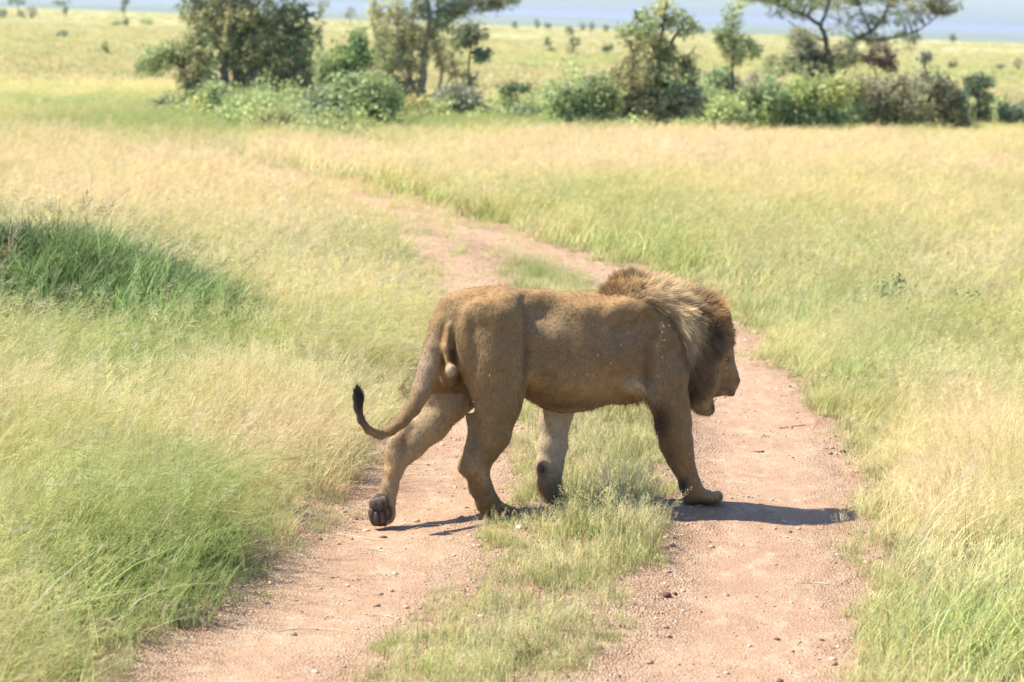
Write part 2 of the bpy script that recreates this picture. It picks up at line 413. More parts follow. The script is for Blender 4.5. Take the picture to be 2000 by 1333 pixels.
def gn_scatter(name, protos, P, rot, scl, gcol, pick, mat):
    """one object: prototype clumps (attribute variant>=0) and loose points (variant -1); geometry nodes put a clump on every point"""
    Vs, Fs, Cs, var = [], [], [], []; nv = 0
    for k, (V, F, C) in enumerate(protos):
        Vs.append(V); Fs.append(F+nv); Cs.append(C); var.append(np.full(len(V), k)); nv += len(V)
    npnt = len(P)
    V = np.vstack(Vs+[P]); F = np.vstack(Fs)
    o = mesh_obj(name, V, F, mat)
    me = o.data; n = len(V)
    def A(nm, typ, arr, key):
        a = me.attributes.new(nm, typ, 'POINT'); a.data.foreach_set(key, arr.ravel())
    z3 = np.zeros((nv, 3), np.float32)
    A('bcol', 'FLOAT_COLOR', np.c_[np.vstack(Cs+[np.ones((npnt, 3))]), np.ones(n)].astype(np.float32), 'color')
    A('variant', 'INT', np.r_[np.concatenate(var), np.full(npnt, -1)].astype(np.int32), 'value')
    A('pick', 'INT', np.r_[np.full(nv, -1), pick].astype(np.int32), 'value')
    A('rot', 'FLOAT_VECTOR', np.vstack([z3, rot]).astype(np.float32), 'vector')
    A('gcol', 'FLOAT_VECTOR', np.vstack([z3, gcol]).astype(np.float32), 'vector')
    A('scl', 'FLOAT_VECTOR', np.vstack([z3, scl]).astype(np.float32), 'vector')
    ng = bpy.data.node_groups.new(name+'_nodes', 'GeometryNodeTree')
    ng.interface.new_socket('Geometry', in_out='INPUT', socket_type='NodeSocketGeometry')
    ng.interface.new_socket('Geometry', in_out='OUTPUT', socket_type='NodeSocketGeometry')
    gi = ng.nodes.new('NodeGroupInput'); go = ng.nodes.new('NodeGroupOutput')
    def attr(nm, typ):
        a = ng.nodes.new('GeometryNodeInputNamedAttribute'); a.data_type = typ; a.inputs[0].default_value = nm; return a.outputs[0]
    def eq(sock, val):
        c = ng.nodes.new('FunctionNodeCompare'); c.data_type = 'INT'; c.operation = 'EQUAL'
        ng.links.new(sock, c.inputs[2]); c.inputs[3].default_value = val; return c.outputs[0]
    def sep(geo, sel):
        s = ng.nodes.new('GeometryNodeSeparateGeometry'); s.domain = 'POINT'
        ng.links.new(geo, s.inputs[0]); ng.links.new(sel, s.inputs[1]); return s.outputs[0]
    va = attr('variant', 'INT'); pk = attr('pick', 'INT'); ro = attr('rot', 'FLOAT_VECTOR'); sc = attr('scl', 'FLOAT_VECTOR')
    e2r = ng.nodes.new('FunctionNodeEulerToRotation'); ng.links.new(ro, e2r.inputs[0])
    pts = sep(gi.outputs[0], eq(va, -1))
    m2p = ng.nodes.new('GeometryNodeMeshToPoints'); ng.links.new(pts, m2p.inputs[0])
    join = ng.nodes.new('GeometryNodeJoinGeometry')
    for k in range(len(protos)):
        inst = sep(gi.outputs[0], eq(va, k))
        ip = ng.nodes.new('GeometryNodeInstanceOnPoints')
        ng.links.new(m2p.outputs[0], ip.inputs['Points']); ng.links.new(inst, ip.inputs['Instance'])
        ng.links.new(eq(pk, k), ip.inputs['Selection']); ng.links.new(e2r.outputs[0], ip.inputs['Rotation']); ng.links.new(sc, ip.inputs['Scale'])
        ng.links.new(ip.outputs[0], join.inputs[0])
    ng.links.new(join.outputs[0], go.inputs[0])
    md_ = o.modifiers.new('scatter', 'NODES'); md_.node_group = ng
    return o

# colour of the standing grass over the land: three sorts blended by patches
GREEN = np.array([.345, .42, .13]); YELL = np.array([.57, .56, .225]); STRAW = np.array([.70, .60, .385]); BLUE = np.array([.28, .38, .165])
PATCH = [  # px, py, sx, sy, green, straw   (patches seen on the land, by where they lie)
    (150, 1250, 330, 160, .6, -.25), (430, 1190, 190, 120, .45, -.3), (330, 1080, 200, 120, .35, -.1), (520, 960, 260, 110, -.1, .15), (150, 880, 260, 110, .15, .05), (680, 760, 120, 90, .1, .1),
    (200, 730, 330, 110, .55, -.35), (750, 640, 120, 90, .15, .05), (350, 420, 420, 90, -.35, .35), (120, 330, 260, 60, -.2, .25), (560, 330, 260, 22, -.15, .35),
    (1500, 310, 620, 55, -.4, .5), (1100, 340, 260, 50, -.2, .2), (1750, 430, 300, 50, -.35, .35), (1330, 440, 300, 45, .25, -.2), (1050, 420, 110, 25, .3, -.1),
    (1620, 520, 260, 55, .25, -.15), (1850, 560, 160, 60, -.1, .3), (1100, 540, 200, 30, .35, -.2), (1680, 690, 220, 90, .55, -.2), (1850, 760, 200, 80, .2, -.05),
    (1850, 950, 140, 110, -.05, .35), (1780, 1100, 90, 150, -.05, .3), (1920, 1260, 150, 90, .4, -.1), (600, 262, 420, 28, 1.0, -.5), (1350, 258, 620, 18, .9, -.5), (120, 215, 260, 18, .7, -.3), (250, 270, 260, 14, .4, -.2)]
def grass_colour(P):
    px, py, w = project(P)
    n1 = fbm(P[:, 0]*.55, P[:, 1]*.30, 61, 3); n2 = fbm(P[:, 0]*1.7+5, P[:, 1]*1.1, 71, 3); n3 = fbm(P[:, 0]*6, P[:, 1]*4, 81, 2)
    g = .29+1.15*(n1-.5)+.75*(n2-.5)+.8*(n3-.5); s = .26+.8*(fbm(P[:, 0]*.8+9, P[:, 1]*.5, 91, 3)-.5)+1.0*(fbm(P[:, 0]*3, P[:, 1]*2.2, 95, 2)-.5)
    for a, b_, sx, sy, dg, ds in PATCH:
        e = np.exp(-((px-a)/sx)**2-((py-b_)/sy)**2); g += dg*e; s += ds*e
    g = np.clip(g, 0, 1)[:, None]; s = np.clip(s, 0, 1)[:, None]
    base = YELL*(1-g)+(GREEN*.8+BLUE*.2*1.0)*g
    c = base*(1-s*.85)+STRAW*s*.85
    c = c*rng.uniform(.86, 1.14, (len(P), 1))
    return c
def sample_wedge(y0, y1, dens, margin=1.25):
    """random points in the view wedge between two distances"""
    half = .21*margin
    A = half*(y1**2-y0**2) + 1.0*(y1-y0)
    n = int(A*dens); y = np.sqrt(rng.uniform(y0**2, y1**2, n)); x = rng.uniform(-1, 1, n)*(half*y+.5)
    return x, y
def rots(n, spread=.7, tilt=.12, base=0.0):
    return np.c_[rng.normal(0, tilt, n), rng.normal(0, tilt, n), base+rng.normal(0, spread, n)]

# prototypes
near_p = [clump(24, .10, .30, .0068, 4, .45, 0, .2), clump(22, .10, .36, .0060, 4, .7, 2, .35), clump(20, .09, .26, .0060, 4, .5, 3, .4),
          clump(14, .11, .30, .0044, 4, .6, 10, .6, head_len=.15), clump(12, .12, .32, .0040, 4, .9, 13, .7, .5, .17, hcol=(1.25, 1.12, 1.2)),
          clump(18, .09, .28, .0100, 4, .5, 0, .08)]
fine_p = [clump(36, .09, .115, .0036, 3, .35, 3, .25, 2.0, .05), clump(40, .08, .085, .0034, 3, .5, 0, .35, 2.5), clump(22, .07, .16, .0034, 3, .3, 9, .45, 1.5, .08),
          clump(50, .10, .06, .0034, 2, .6, 0, .6, 3.0, dead=.4)]
mid_p = [clump(34, .22, .34, .011, 3, .45, 0, .2), clump(26, .22, .34, .009, 3, .6, 6, .35, head_len=.14), clump(20, .22, .34, .008, 3, .6, 11, .6, head_len=.16, hcol=(1.25, 1.1, 1.15))]
far_p = [clump(60, .7, .36, .034, 2, .4, 0, .3), clump(50, .7, .36, .030, 2, .5, 0, .55)]

def thin_by_road(x, y, jitter=.16, half=.50, halfr=.52):
    dl, dr = rut_d(x, y)
    n = (fbm(x*2.3, y*1.6, 101, 3)-.5)*2*jitter*1.6
    return np.minimum(dl-half, dr-halfr)+n, dl, dr
def in_median(x, y):
    # between the two ruts
    dl, dr = rut_d(x, y)
    sep_ = np.array([1.0])
    return (dl+dr) < 2.05
# --- near field, both verges
x, y = sample_wedge(8.2, 21, 118)
e, dl, dr = thin_by_road(x, y); e = e+np.where(dl < dr, .22, .10)*sst(14, 19, y); med = (dl+dr < 1.95+.0*y) & (y < 30)
tufty = fbm(x*1.1, y*.8, 105, 2)
keep = (e > 0) & ~med & (mound_h(x, y) < .10) & (rng.uniform(size=len(x)) < .55+.6*tufty)
x, y, e = x[keep], y[keep], e[keep]
P = np.c_[x, y, height(x, y)-.01]
px, py, _ = project(P)
wisp = fbm(x*.9+3, y*.7, 111, 3)+.25*np.exp(-((px-560)/330)**2-((py-950)/170)**2)+.2*np.exp(-((px-1850)/180)**2-((py-1000)/220)**2)-.25*np.exp(-((px-150)/300)**2-((py-1250)/150)**2)
r = rng.uniform(size=len(x))
pick = np.where(r < np.clip((wisp-.38)*2.2, .05, .8), rng.integers(3, 5, len(x)), rng.choice([0, 1, 2, 5], len(x), p=[.3, .3, .25, .15]))
hs = .72+.50*sst(0, .5, e)                                  # short at the track's edge
hs *= (.85+.5*(fbm(x*.7, y*.7, 121, 2)-.3))
hs *= np.where(px > 1000, .72, 1.0)
s = (hs*rng.uniform(.75, 1.2, len(x)))[:, None]*np.array([[1, 1, 1]]); s[:, :2] = np.clip(s[:, :2]*1.1, .6, 1.3)
rz = rots(len(x), .4); rz[:, 2] += 3.2*(fbm(x*.8, y*.8, 201, 2)-.5)
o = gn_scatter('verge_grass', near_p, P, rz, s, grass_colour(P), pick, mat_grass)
tag(o, 'tall green and straw coloured grass standing on both verges beside the dirt track', 'grass', kind='stuff')
print('near', len(x))
# --- median strip and track fringes: short fine grass
x, y = sample_wedge(8.2, 26, 260, 1.0)
dl, dr = rut_d(x, y); e = np.minimum(dl-.40, dr-.49)+(fbm(x*3, y*2, 131, 3)-.5)*.34
med = (dl+dr < 2.05)
px, py, _ = project(np.c_[x, y, 0*x])
dens = np.where(med, sst(-.02, .10, e)*(.46+.9*(fbm(x*4, y*4, 141, 2)-.2)), sst(-.06, .02, e)*sst(.5, .1, e)*.5)
keep = (rng.uniform(size=len(x)) < dens)
x, y, e, med = x[keep], y[keep], e[keep], med[keep]
P = np.c_[x, y, height(x, y)]
pick = rng.choice([0, 1, 2, 3], len(x), p=[.38, .22, .22, .18])
sc = .93*(.6+.5*fbm(x*1.2, y*1.2, 151, 2))*rng.uniform(.7, 1.3, len(x))*np.where(med, .62+.5*sst(0, .3, e), .8)
px, py, _ = project(P)
# clumps of taller grass round the paws and on the right edge of the strip
sc *= 1+.25*np.exp(-((px-1130)/90)**2-((py-985)/40)**2)-.45*np.exp(-((px-985)/60)**2-((py-1015)/30)**2)-.35*np.exp(-((px-1080)/45)**2-((py-1000)/30)**2)+.7*np.exp(-((px-1230)/70)**2-((py-1040)/80)**2)-.35*np.exp(-((px-900)/90)**2-((py-1130)/90)**2)
gc = grass_colour(P)*np.array([.98, 1.0, .92])
mix = rng.uniform(size=(len(x), 1))*.75
gc = gc*(1-mix*.8)+np.array([.58, .54, .34])*mix*.8
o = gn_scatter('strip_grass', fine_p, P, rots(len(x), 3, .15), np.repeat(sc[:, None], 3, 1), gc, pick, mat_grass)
tag(o, 'short fine dry grass on the strip between the two wheel ruts', 'grass', kind='stuff')
print('strip', len(x))
# --- middle distance
x, y = sample_wedge(19, 78, 34)
e, dl, dr = thin_by_road(x, y, .2, .42, .42); med = (dl+dr < 1.9); e = e+np.where(dl < dr, .22, .10)*sst(14, 19, y)+(.50*sst(24, 29, y))+.55*sst(28, 32, y)*(1-sst(37, 39.5, y))+.3*sst(42, 46, y)+.16*med*sst(17, 22, y)
keep = (e > 0) & ~(med & (rng.uniform(size=len(x)) < .45*(1-sst(24, 34, y)))) & (mound_h(x, y) < .12)
keep &= rng.uniform(size=len(x)) < np.clip(1.0-.55*sst(40, 78, y), 0, 1)
x, y, med, e = x[keep], y[keep], med[keep], e[keep]
P = np.c_[x, y, height(x, y)-.02]
px, py, _ = project(P)
r = rng.uniform(size=len(x)); pick = np.where(r < .4, 0, np.where(r < .72, 1, 2))
sc = rng.uniform(.7, 1.15, len(x))*np.where(med, .4, 1)*(.8+.5*(fbm(x*.5, y*.5, 161, 2)-.3))*(.35+.65*sst(0, 1.0, e))
sc = np.clip(sc, .2, 1.3)
s3 = np.repeat(sc[:, None], 3, 1); s3[:, :2] *= 1.15+.35*sst(30, 70, y)[:, None]; s3[:, 2] *= 1-.45*sst(50, 62, y)
rz = rots(len(x), .5); rz[:, 2] += 3.2*(fbm(x*.5, y*.4, 203, 2)-.5)
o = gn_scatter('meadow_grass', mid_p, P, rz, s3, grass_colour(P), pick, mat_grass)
tag(o, 'open meadow of straw and green grass between the lion and the bushes', 'grass', kind='stuff')
print('mid', len(x))
# --- far plain
n = 60000
y = 74*np.exp(rng.uniform(0, math.log(470/74), n)); x = rng.uniform(-1, 1, n)*(.25*y+2)
P = np.c_[x, y, height(x, y)-.05]
pf = fbm(x*.03, y*.14, 171, 3); gg = np.clip((pf-.42)*3.2, 0, 1)[:, None]
gc = (np.array([.50, .44, .235])*(1-gg)+np.array([.43, .45, .19])*gg)*rng.uniform(.95, 1.05, (n, 1))
sc = rng.uniform(.5, 1.0, n); s3 = np.c_[sc*1.3, sc*1.3, sc*.4]
o = gn_scatter('plain_grass', far_p, P, rots(n, 3), s3, gc, rng.integers(0, 2, n), mat_grass)
tag(o, 'pale yellow grass covering the far plain behind the trees', 'grass', kind='stuff')
# --- mound with its darker lush grass
mp = [clump(46, .16, .27, .0075, 4, .45, 0, .08, 1.2, dead=.06), clump(40, .16, .30, .0065, 4, .6, 1, .15, 1.2), clump(30, .14, .2, .012, 3, .5, 0, .02, 3)]
x = rng.uniform(MOUND[0]-1.6, MOUND[0]+3.1, 7000); y = rng.uniform(MOUND[1]-3.6, MOUND[1]+2.3, 7000)
mh = mound_h(x, y); lush = np.exp(-((x-MOUND[0]-.4)/1.6)**2-((y-MOUND[1]+1.3)/1.9)**2)
bare = np.exp(-((x-MOUND[0]-.03)/.26)**2-((y-MOUND[1]+.25)/.55)**2)
keep = ((mh > .07) | (rng.uniform(size=len(x)) < lush*.8)) & (rng.uniform(size=len(x)) > .97*bare)
x, y, mh = x[keep], y[keep], mh[keep]
P = np.c_[x, y, height(x, y)-.015]
d_ = sst(.05, .28, mh)[:, None]
front = sst(.2, -1.2, y-MOUND[1])[:, None]
gc = (np.array([.19, .25, .125])*d_+np.array([.29, .39, .17])*(1-d_)); gc = gc*(1-.6*front)+np.array([.27, .41, .20])*front*.6
gc *= np.array([.95, .86, .70])*rng.uniform(.6, 1.7, (len(x), 1))*(.55+.9*fbm(x*2.2, y*2.2, 191, 2))[:, None]
s3 = np.repeat(((.75+.35*d_[:, 0])*np.clip(rng.lognormal(-.18, .25, len(x)), .5, 1.15))[:, None], 3, 1)
o = gn_scatter('mound_grass', mp, P, rots(len(x), 1.2, .2), s3, gc, rng.choice([0, 1, 2], len(x), p=[.42, .38, .2]), mat_grass)
tag(o, 'lush dark blue-green grass covering the low earth mound on the left', 'grass', kind='stuff')

# long pale stalks standing out of the verges
sp = [clump(3, .06, .52, .0060, 6, .55, 3, 1.0, .35, .16, hcol=(1.1, 1.0, .95)), clump(4, .08, .46, .0052, 6, .8, 2, 1.0, .3, .15), clump(2, .05, .60, .0070, 6, .5, 0, 1.0, .4), clump(5, .05, .36, .011, 5, .7, 0, 0, .6)]
x, y = sample_wedge(8.4, 26, 22)
e, dl, dr = thin_by_road(x, y); keep = (e > .12) & ~((dl+dr < 2.1)) & (rng.uniform(size=len(x)) < .25+1.3*fbm(x*.9, y*.7, 211, 2)-.2); x, y = x[keep], y[keep]
P = np.c_[x, y, height(x, y)]; px, py, _ = project(P)
pk = rng.choice([0, 1, 2, 3], len(x), p=[.3, .25, .12, .33]); gc = np.where((pk == 3)[:, None], np.array([.30, .42, .20]), np.array([.60, .56, .38]))*rng.uniform(.6, 1.15, (len(x), 1))
sc = rng.uniform(.6, 1.15, len(x))*np.where(px > 1000, .75, 1)
rz = rots(len(x), .35, .1); rz[:, 2] += 1.6*(fbm(x*.8, y*.8, 201, 2)-.5)
o = gn_scatter('tall_stalks', sp, P, rz, np.repeat(sc[:, None], 3, 1), gc, pk, mat_grass)
tag(o, 'long pale seed stalks and broad green blades sticking out of the verge grass', 'grass', kind='stuff')
# bare red soil showing on the mound
Vs, Fs, nv = [], [], 0
for k in range(60):
    V, F = pebble(rng.uniform(.02, .06), 1, .7, k); cx0, cy0 = MOUND[0]+.03+rng.normal(0, .14), MOUND[1]-.2+rng.normal(0, .25)
    Vs.append(V+np.array([cx0, cy0, float(height(np.array([cx0]), np.array([cy0]))[0])])); Fs.append(F+nv); nv += len(V)
mso = simple('red_soil', (.30, .14, .085), .95, .1, .35, 25)
tag(mesh_obj('soil_clods', np.vstack(Vs), np.vstack(Fs), mso), 'red soil clods showing through the grass of the mound', 'soil', kind='stuff')
# ------------------------------------------------------------------ gravel
pp = []
for k in range(5):
    V, F = pebble(.011, 1, .65, k); pp.append((V, F, np.tile(np.array([1., 1, 1]), (len(V), 1))))
n = 60000
y = np.sqrt(rng.uniform(8.2**2, 30**2, n)); x = rng.uniform(-1, 1, n)*(.215*y+.3)
dl, dr = rut_d(x, y); m_ = np.minimum(dl, dr)
w_ = np.where(m_ < .75, .26+.74*sst(.22, .6, m_), 0)*sst(.35, .62, fbm(x*1.6, y*1.1, 181, 3)) + np.where((dl+dr) < 2, .12, 0)
k_ = rng.uniform(size=n) < w_; x, y = x[k_], y[k_]
P = np.c_[x, y, track_z(x, y)+.001]
sc = np.clip(rng.lognormal(-.55, .5, len(x)), .25, 2.4)
cc = np.array([.42, .30, .21])*rng.uniform(.65, 1.35, (len(x), 1)); rr_ = rng.uniform(size=len(x))
cc[rr_ < .12] *= np.array([.5, .42, .4]); cc[rr_ > .9] = np.array([.50, .40, .31])
mpb = leafy_mat('gravel', True, .2, 0.0)
o = gn_scatter('gravel', pp, P, rng.uniform(-3, 3, (len(x), 3))*np.array([.15, .15, 1]), np.repeat(sc[:, None], 3, 1), cc, rng.integers(0, 5, len(x)), mpb)
tag(o, 'loose reddish gravel strewn along the wheel ruts', 'gravel', kind='stuff')
print('gravel', len(x))
# stones large enough to pick out
def stone(px, py, r, mat, label, seed, squash=.6):
    g_ = gnd(px, py); V, F = pebble(r, 2, squash, seed)
    o = mesh_obj('stone', V, F, mat); z = float(track_z(np.array([g_[0]]), np.array([g_[1]]))[0])
    o.location = (g_[0], g_[1], z+r*squash*.35); tag(o, label, 'stone', 'stones lying loose on the dirt track')
stone(1302, 1157, .022, mat_stone_d, 'dark brown round stone on the right wheel rut beside the grass strip', 3, .7)
stone(1303, 1112, .024, mat_stone, 'flat reddish stone against the edge of the grass strip, above the dark round stone', 4, .4)
stone(1299, 1216, .018, mat_stone, 'small reddish stone below the dark round stone on the right rut', 5)
stone(1268, 1286, .022, mat_stone, 'flat red stone near the bottom end of the grass strip', 6, .35)
stone(1013, 1043, .016, mat_white, 'small bright white stone in the grass strip near the hind paw', 7, .9)
stone(1646, 882, .02, mat_stone_d, 'dark stone at the right rim of the right wheel rut', 8)
stone(1480, 876, .03, mat_stone, 'broad flat stone in the rut behind the front paw', 9, .25)
stone(522, 1166, .014, mat_stone_d, 'tiny dark red stone on the left rut close to the verge', 10)
# straws lying on the track
def straw(pts, label, r=.0022):
    P = []
    for (px, py) in pts:
        g_ = gnd(px, py); z = float(track_z(np.array([g_[0]]), np.array([g_[1]]))[0]); P.append((g_[0], g_[1], z+.006))
    P = catmull(P, 5); V, F = tube(P, np.full(len(P), r), 5)
    o = mesh_obj('dry_straw', V-P[0], F, mat_straw, smooth=True); o.location = P[0]; tag(o, label, 'straw', 'dry straws dropped on the dirt track')
straw([(775, 1004), (815, 1001), (858, 1006)], 'long pale straw on the left rut right of the raised paw')
straw([(800, 1012), (838, 1008), (862, 1012)], 'pale straw just below the long straw right of the raised paw')
straw([(660, 1026), (700, 1033), (745, 1038)], 'pale straw pointing at the toes of the raised paw')
straw([(700, 1060), (735, 1063), (752, 1066)], 'short straw on the left rut below the raised paw')
straw([(540, 1220), (600, 1216), (665, 1221)], 'long thin straw lying across the left rut near the bottom')
straw([(720, 1192), (745, 1191), (768, 1195)], 'short straw beside the lower grass strip on the left rut')
straw([(1560, 1133), (1590, 1131), (1618, 1136)], 'pale straw on the right rut, below the lion\'s shadow')
straw([(1525, 832), (1550, 828), (1572, 826)], 'short thick straw at the right rim of the right rut', .005)
def gnd_t(px, py):
    z = 0.0
    for _ in range(12):
        g_ = gnd(px, py, z)
        if g_[1] > 448 or g_[1] < 0:
            g_ = at_y(px, py, 448.0); break
        z = .5*z+.5*float(height(np.array([g_[0]]), np.array([g_[1]]))[0])
    return g_
# ------------------------------------------------------------------ trees and bushes
def leaf_cloud(centers, radii, n_per, size, colr, var=.25, flat=1.0):
    """many small leaf quads around cluster centres"""
    C = np.repeat(centers, n_per, axis=0); rr = np.repeat(radii, n_per)[:, None]
    n = len(C); d = rng.normal(0, 1, (n, 3)); d[:, 2] *= flat
    Q = C + d*rr*.55
    u_ = rng.normal(0, 1, (n, 3)); u_ /= np.linalg.norm(u_, axis=1)[:, None]
    w_ = np.cross(u_, rng.normal(0, 1, (n, 3))); w_ /= np.linalg.norm(w_, axis=1)[:, None]
    s = size*rng.uniform(.6, 1.35, (n, 1))
    V = np.stack([Q-u_*s, Q+w_*s*.5, Q+u_*s, Q-w_*s*.5], 1).reshape(-1, 3)
    F = np.arange(n*4).reshape(n, 4)
    tone = np.repeat(rng.uniform(1-var, 1+var, (len(centers), 1)), n_per, axis=0)*rng.uniform(.85, 1.15, (n, 1))
    cc = np.clip(np.asarray(colr)*tone, 0, 1)
    return V, F, np.repeat(cc, 4, axis=0)
TREE_G = np.array([.10, .14, .055])
def plant(name, label, cat, base, limbs, blobs, bark, leaf=.055, group=None, twig=True):
    """base=(px,py) of the foot; limbs = [( [(px,py)..], r0, r1, depth bend )]; blobs = [(px,py,rx,ry,clusters,colour)] in picture
    measures, turned into metres at the plant's own distance"""
    g_ = gnd_t(base[0], base[1]); Y = g_[1]; sc = Y/FPX           # metres per px
    zb = float(height(np.array([g_[0]]), np.array([Y]))[0])
    org = np.array([g_[0], Y, zb])
    root = empty(name, org); tag(root, label, cat, group)
    LV, LF, nv = [], [], 0
    nodes = []
    for pts, r0, r1, bend in limbs:
        Pw = np.array([at_y(px, py, Y) for px, py in pts])
        tt = np.linspace(0, 1, len(pts)); Pw[:, 1] += bend*tt
        C = catmull(Pw, 6) if len(pts) > 2 else np.linspace(Pw[0], Pw[-1], 6)
        C = C + rng.normal(0, r0*.18, C.shape)
        if abs(pts[0][1]-base[1]) < 12: C[0, 2] = zb-.08
        rad = np.linspace(r0, r1, len(C)); V, F = tube(C, rad, 7)
        LV.append(V); LF.append(F+nv); nv += len(V); nodes.append(C)
    allc, allr, allcol = [], [], []
    for (px, py, rx, ry, nc, cl) in blobs:
        c = at_y(px, py, Y); a = rng.normal(0, 1, (nc, 3)); a /= np.linalg.norm(a, axis=1)[:, None]
        a *= (rng.uniform(.15, 1, (nc, 1)))**.45
        depth = min(rx, max(ry, 30))*1.1
        P = c + a*np.array([rx, depth, ry])*sc
        P[:, 2] = np.maximum(P[:, 2], zb+.08)
        P = P[rng.uniform(size=nc) < .68+1.0*fbm(P[:, 0]*1.6, P[:, 2]*1.6+P[:, 1], 77, 2)-.15]; nc = len(P); allc.append(P); allr.append(np.full(nc, 1.0)*rng.uniform(.55, 1.25, nc)); allcol.append(np.tile(cl, (nc, 1)))
    allc = np.vstack(allc); allr = np.concatenate(allr); allcol = np.vstack(allcol)
    cl_r = .16 if leaf > .045 else .12
    if nodes and twig:
        N_ = np.vstack(nodes)
        for c in allc[::2]:
            d = np.linalg.norm(N_-c, axis=1); j = d.argmin()
            if d[j] > .15:
                m_ = (N_[j]+c)/2+rng.normal(0, .06*d[j]+.01, 3); m_[2] += .08*d[j]
                V, F = tube(np.array([N_[j], m_, c]), np.array([.016, .012, .005]), 4); LV.append(V); LF.append(F+nv); nv += len(V)
    if LV:
        V = np.vstack(LV); o = mesh_obj('trunk' if cat == 'tree' else 'stem', V-org, np.vstack(LF), bark, root, smooth=True)
    n_per = 17
    V, F, C = leaf_cloud(allc, allr*cl_r, n_per, leaf, np.ones(3))
    C = C*np.repeat(allcol, n_per*4, axis=0)
    C = C*.6*np.array([1.62, 1.58, 1.5])*.97+C.mean(1)[:, None]*.10
    V[:, 2] = np.maximum(V[:, 2], zb-.02)
    mesh_obj('crown' if cat == 'tree' else 'foliage', V-org, F, mat_leaf, root, cattr={'bcol': C})
    return root
G1 = (.33, .39, .17); G2 = (.42, .50, .21); G3 = (.52, .60, .22); OL = (.50, .47, .21); DK = (.24, .27, .15); YG = (.60, .61, .22)
OCH = (.46, .42, .18); BG = (.20, .27, .17); BR = (.40, .38, .23); GY = (.34, .35, .23)
BT = 'bushes and trees along the thicket'
# 1 left tree group
plant('thorn_tree', 'tall thorn tree with grey and dark twin trunks and a feathery crown on the left', 'tree', (443, 222),
      [([(443, 222), (440, 170), (438, 118)], .115, .10, 0), ([(438, 120), (450, 60), (440, 0), (430, -70)], .09, .03, .3), ([(472, 215), (465, 150), (452, 90), (470, 20), (500, -60)], .09, .03, -.2),
       ([(450, 90), (500, 50), (560, 20), (600, 10)], .06, .02, .5), ([(440, 110), (400, 50), (380, 0)], .05, .02, -.4), ([(470, 160), (520, 110), (570, 80)], .05, .02, .4)],
      [(440, 30, 90, 60, 150, OL), (400, 0, 60, 50, 80, G1), (520, 20, 90, 45, 120, G1), (575, 45, 55, 30, 60, DK), (440, -70, 150, 50, 200, G1), (510, 90, 80, 50, 130, G1), (560, 130, 60, 45, 90, OL), (420, 90, 60, 60, 110, G2),
       (500, 170, 90, 42, 130, BR), (570, 165, 48, 44, 90, DK), (590, 90, 40, 50, 70, G1), (470, 60, 110, 70, 170, OL), (485, 120, 40, 60, 60, DK)], mat_bark_g, .045, BT)
plant('arching_bush', 'feathery bush on the far left of the thicket, its branch arching over to the left', 'bush', (372, 222),
      [([(372, 222), (368, 160), (345, 125), (300, 120)], .05, .02, 0), ([(375, 220), (385, 150), (380, 90)], .04, .015, .2)],
      [(310, 115, 38, 28, 60, G2), (345, 100, 40, 24, 50, G1), (378, 120, 36, 60, 90, OL), (395, 170, 36, 40, 70, G2), (365, 200, 40, 24, 50, OL), (278, 128, 14, 18, 14, G2)], mat_bark_d, .045, BT)
plant('low_bush', 'small dusty blue-green bush at the left end of the thicket', 'bush', (322, 228), [([(322, 228), (320, 205)], .02, .01, 0)], [(322, 212, 26, 16, 34, BG)], mat_bark_d, .05, BT)
# 2 bushes between
plant('round_bush', 'large rounded grey-green bush between the two left trees', 'bush', (690, 262),
      [([(690, 262), (685, 210), (670, 180)], .05, .02, 0), ([(692, 262), (720, 200), (740, 170)], .05, .02, .3)],
      [(650, 215, 60, 42, 150, (.34, .40, .22)), (700, 195, 70, 50, 180, G2), (745, 190, 40, 38, 90, G2), (690, 240, 95, 24, 140, (.37, .42, .22)), (640, 235, 40, 25, 60, G1)], mat_bark_d, .055, BT)
plant('leafy_bush', 'bright leafy bush rising behind the large rounded bush', 'bush', (688, 238),
      [([(688, 238), (690, 150), (700, 90)], .05, .02, 0)],
      [(690, 110, 34, 30, 70, (.25, .38, .13)), (700, 75, 14, 20, 20, G2), (665, 130, 34, 30, 60, G3), (640, 125, 22, 24, 34, G2), (690, 150, 36, 24, 50, DK), (630, 145, 20, 20, 24, G1)], mat_bark_d, .055, BT)
plant('ochre_bush', 'ochre-coloured low bush in front of the left thorn tree', 'bush', (535, 270), [([(535, 270), (530, 240)], .03, .01, 0)], [(535, 248, 40, 24, 80, OCH), (510, 245, 24, 18, 30, YG)], mat_bark_d, .05, BT)
for k, (px, py, rx, ry, cl, lb) in enumerate([(430, 250, 40, 22, G3, 'pale green low bush at the foot of the left thorn tree'), (610, 270, 50, 18, G2, 'low green scrub in front of the large rounded bush'),
        (690, 280, 55, 16, G2, 'low green scrub nearest the track bend'), (590, 200, 32, 26, OL, 'olive bush between the thorn tree and the rounded bush')]):
    plant('low_bush', lb, 'bush', (px, py+12), [([(px, py+12), (px-4, py-4)], .02, .01, 0)], [(px, py-4, rx, ry, int(rx*1.8), cl)], mat_bark_d, .05, BT)
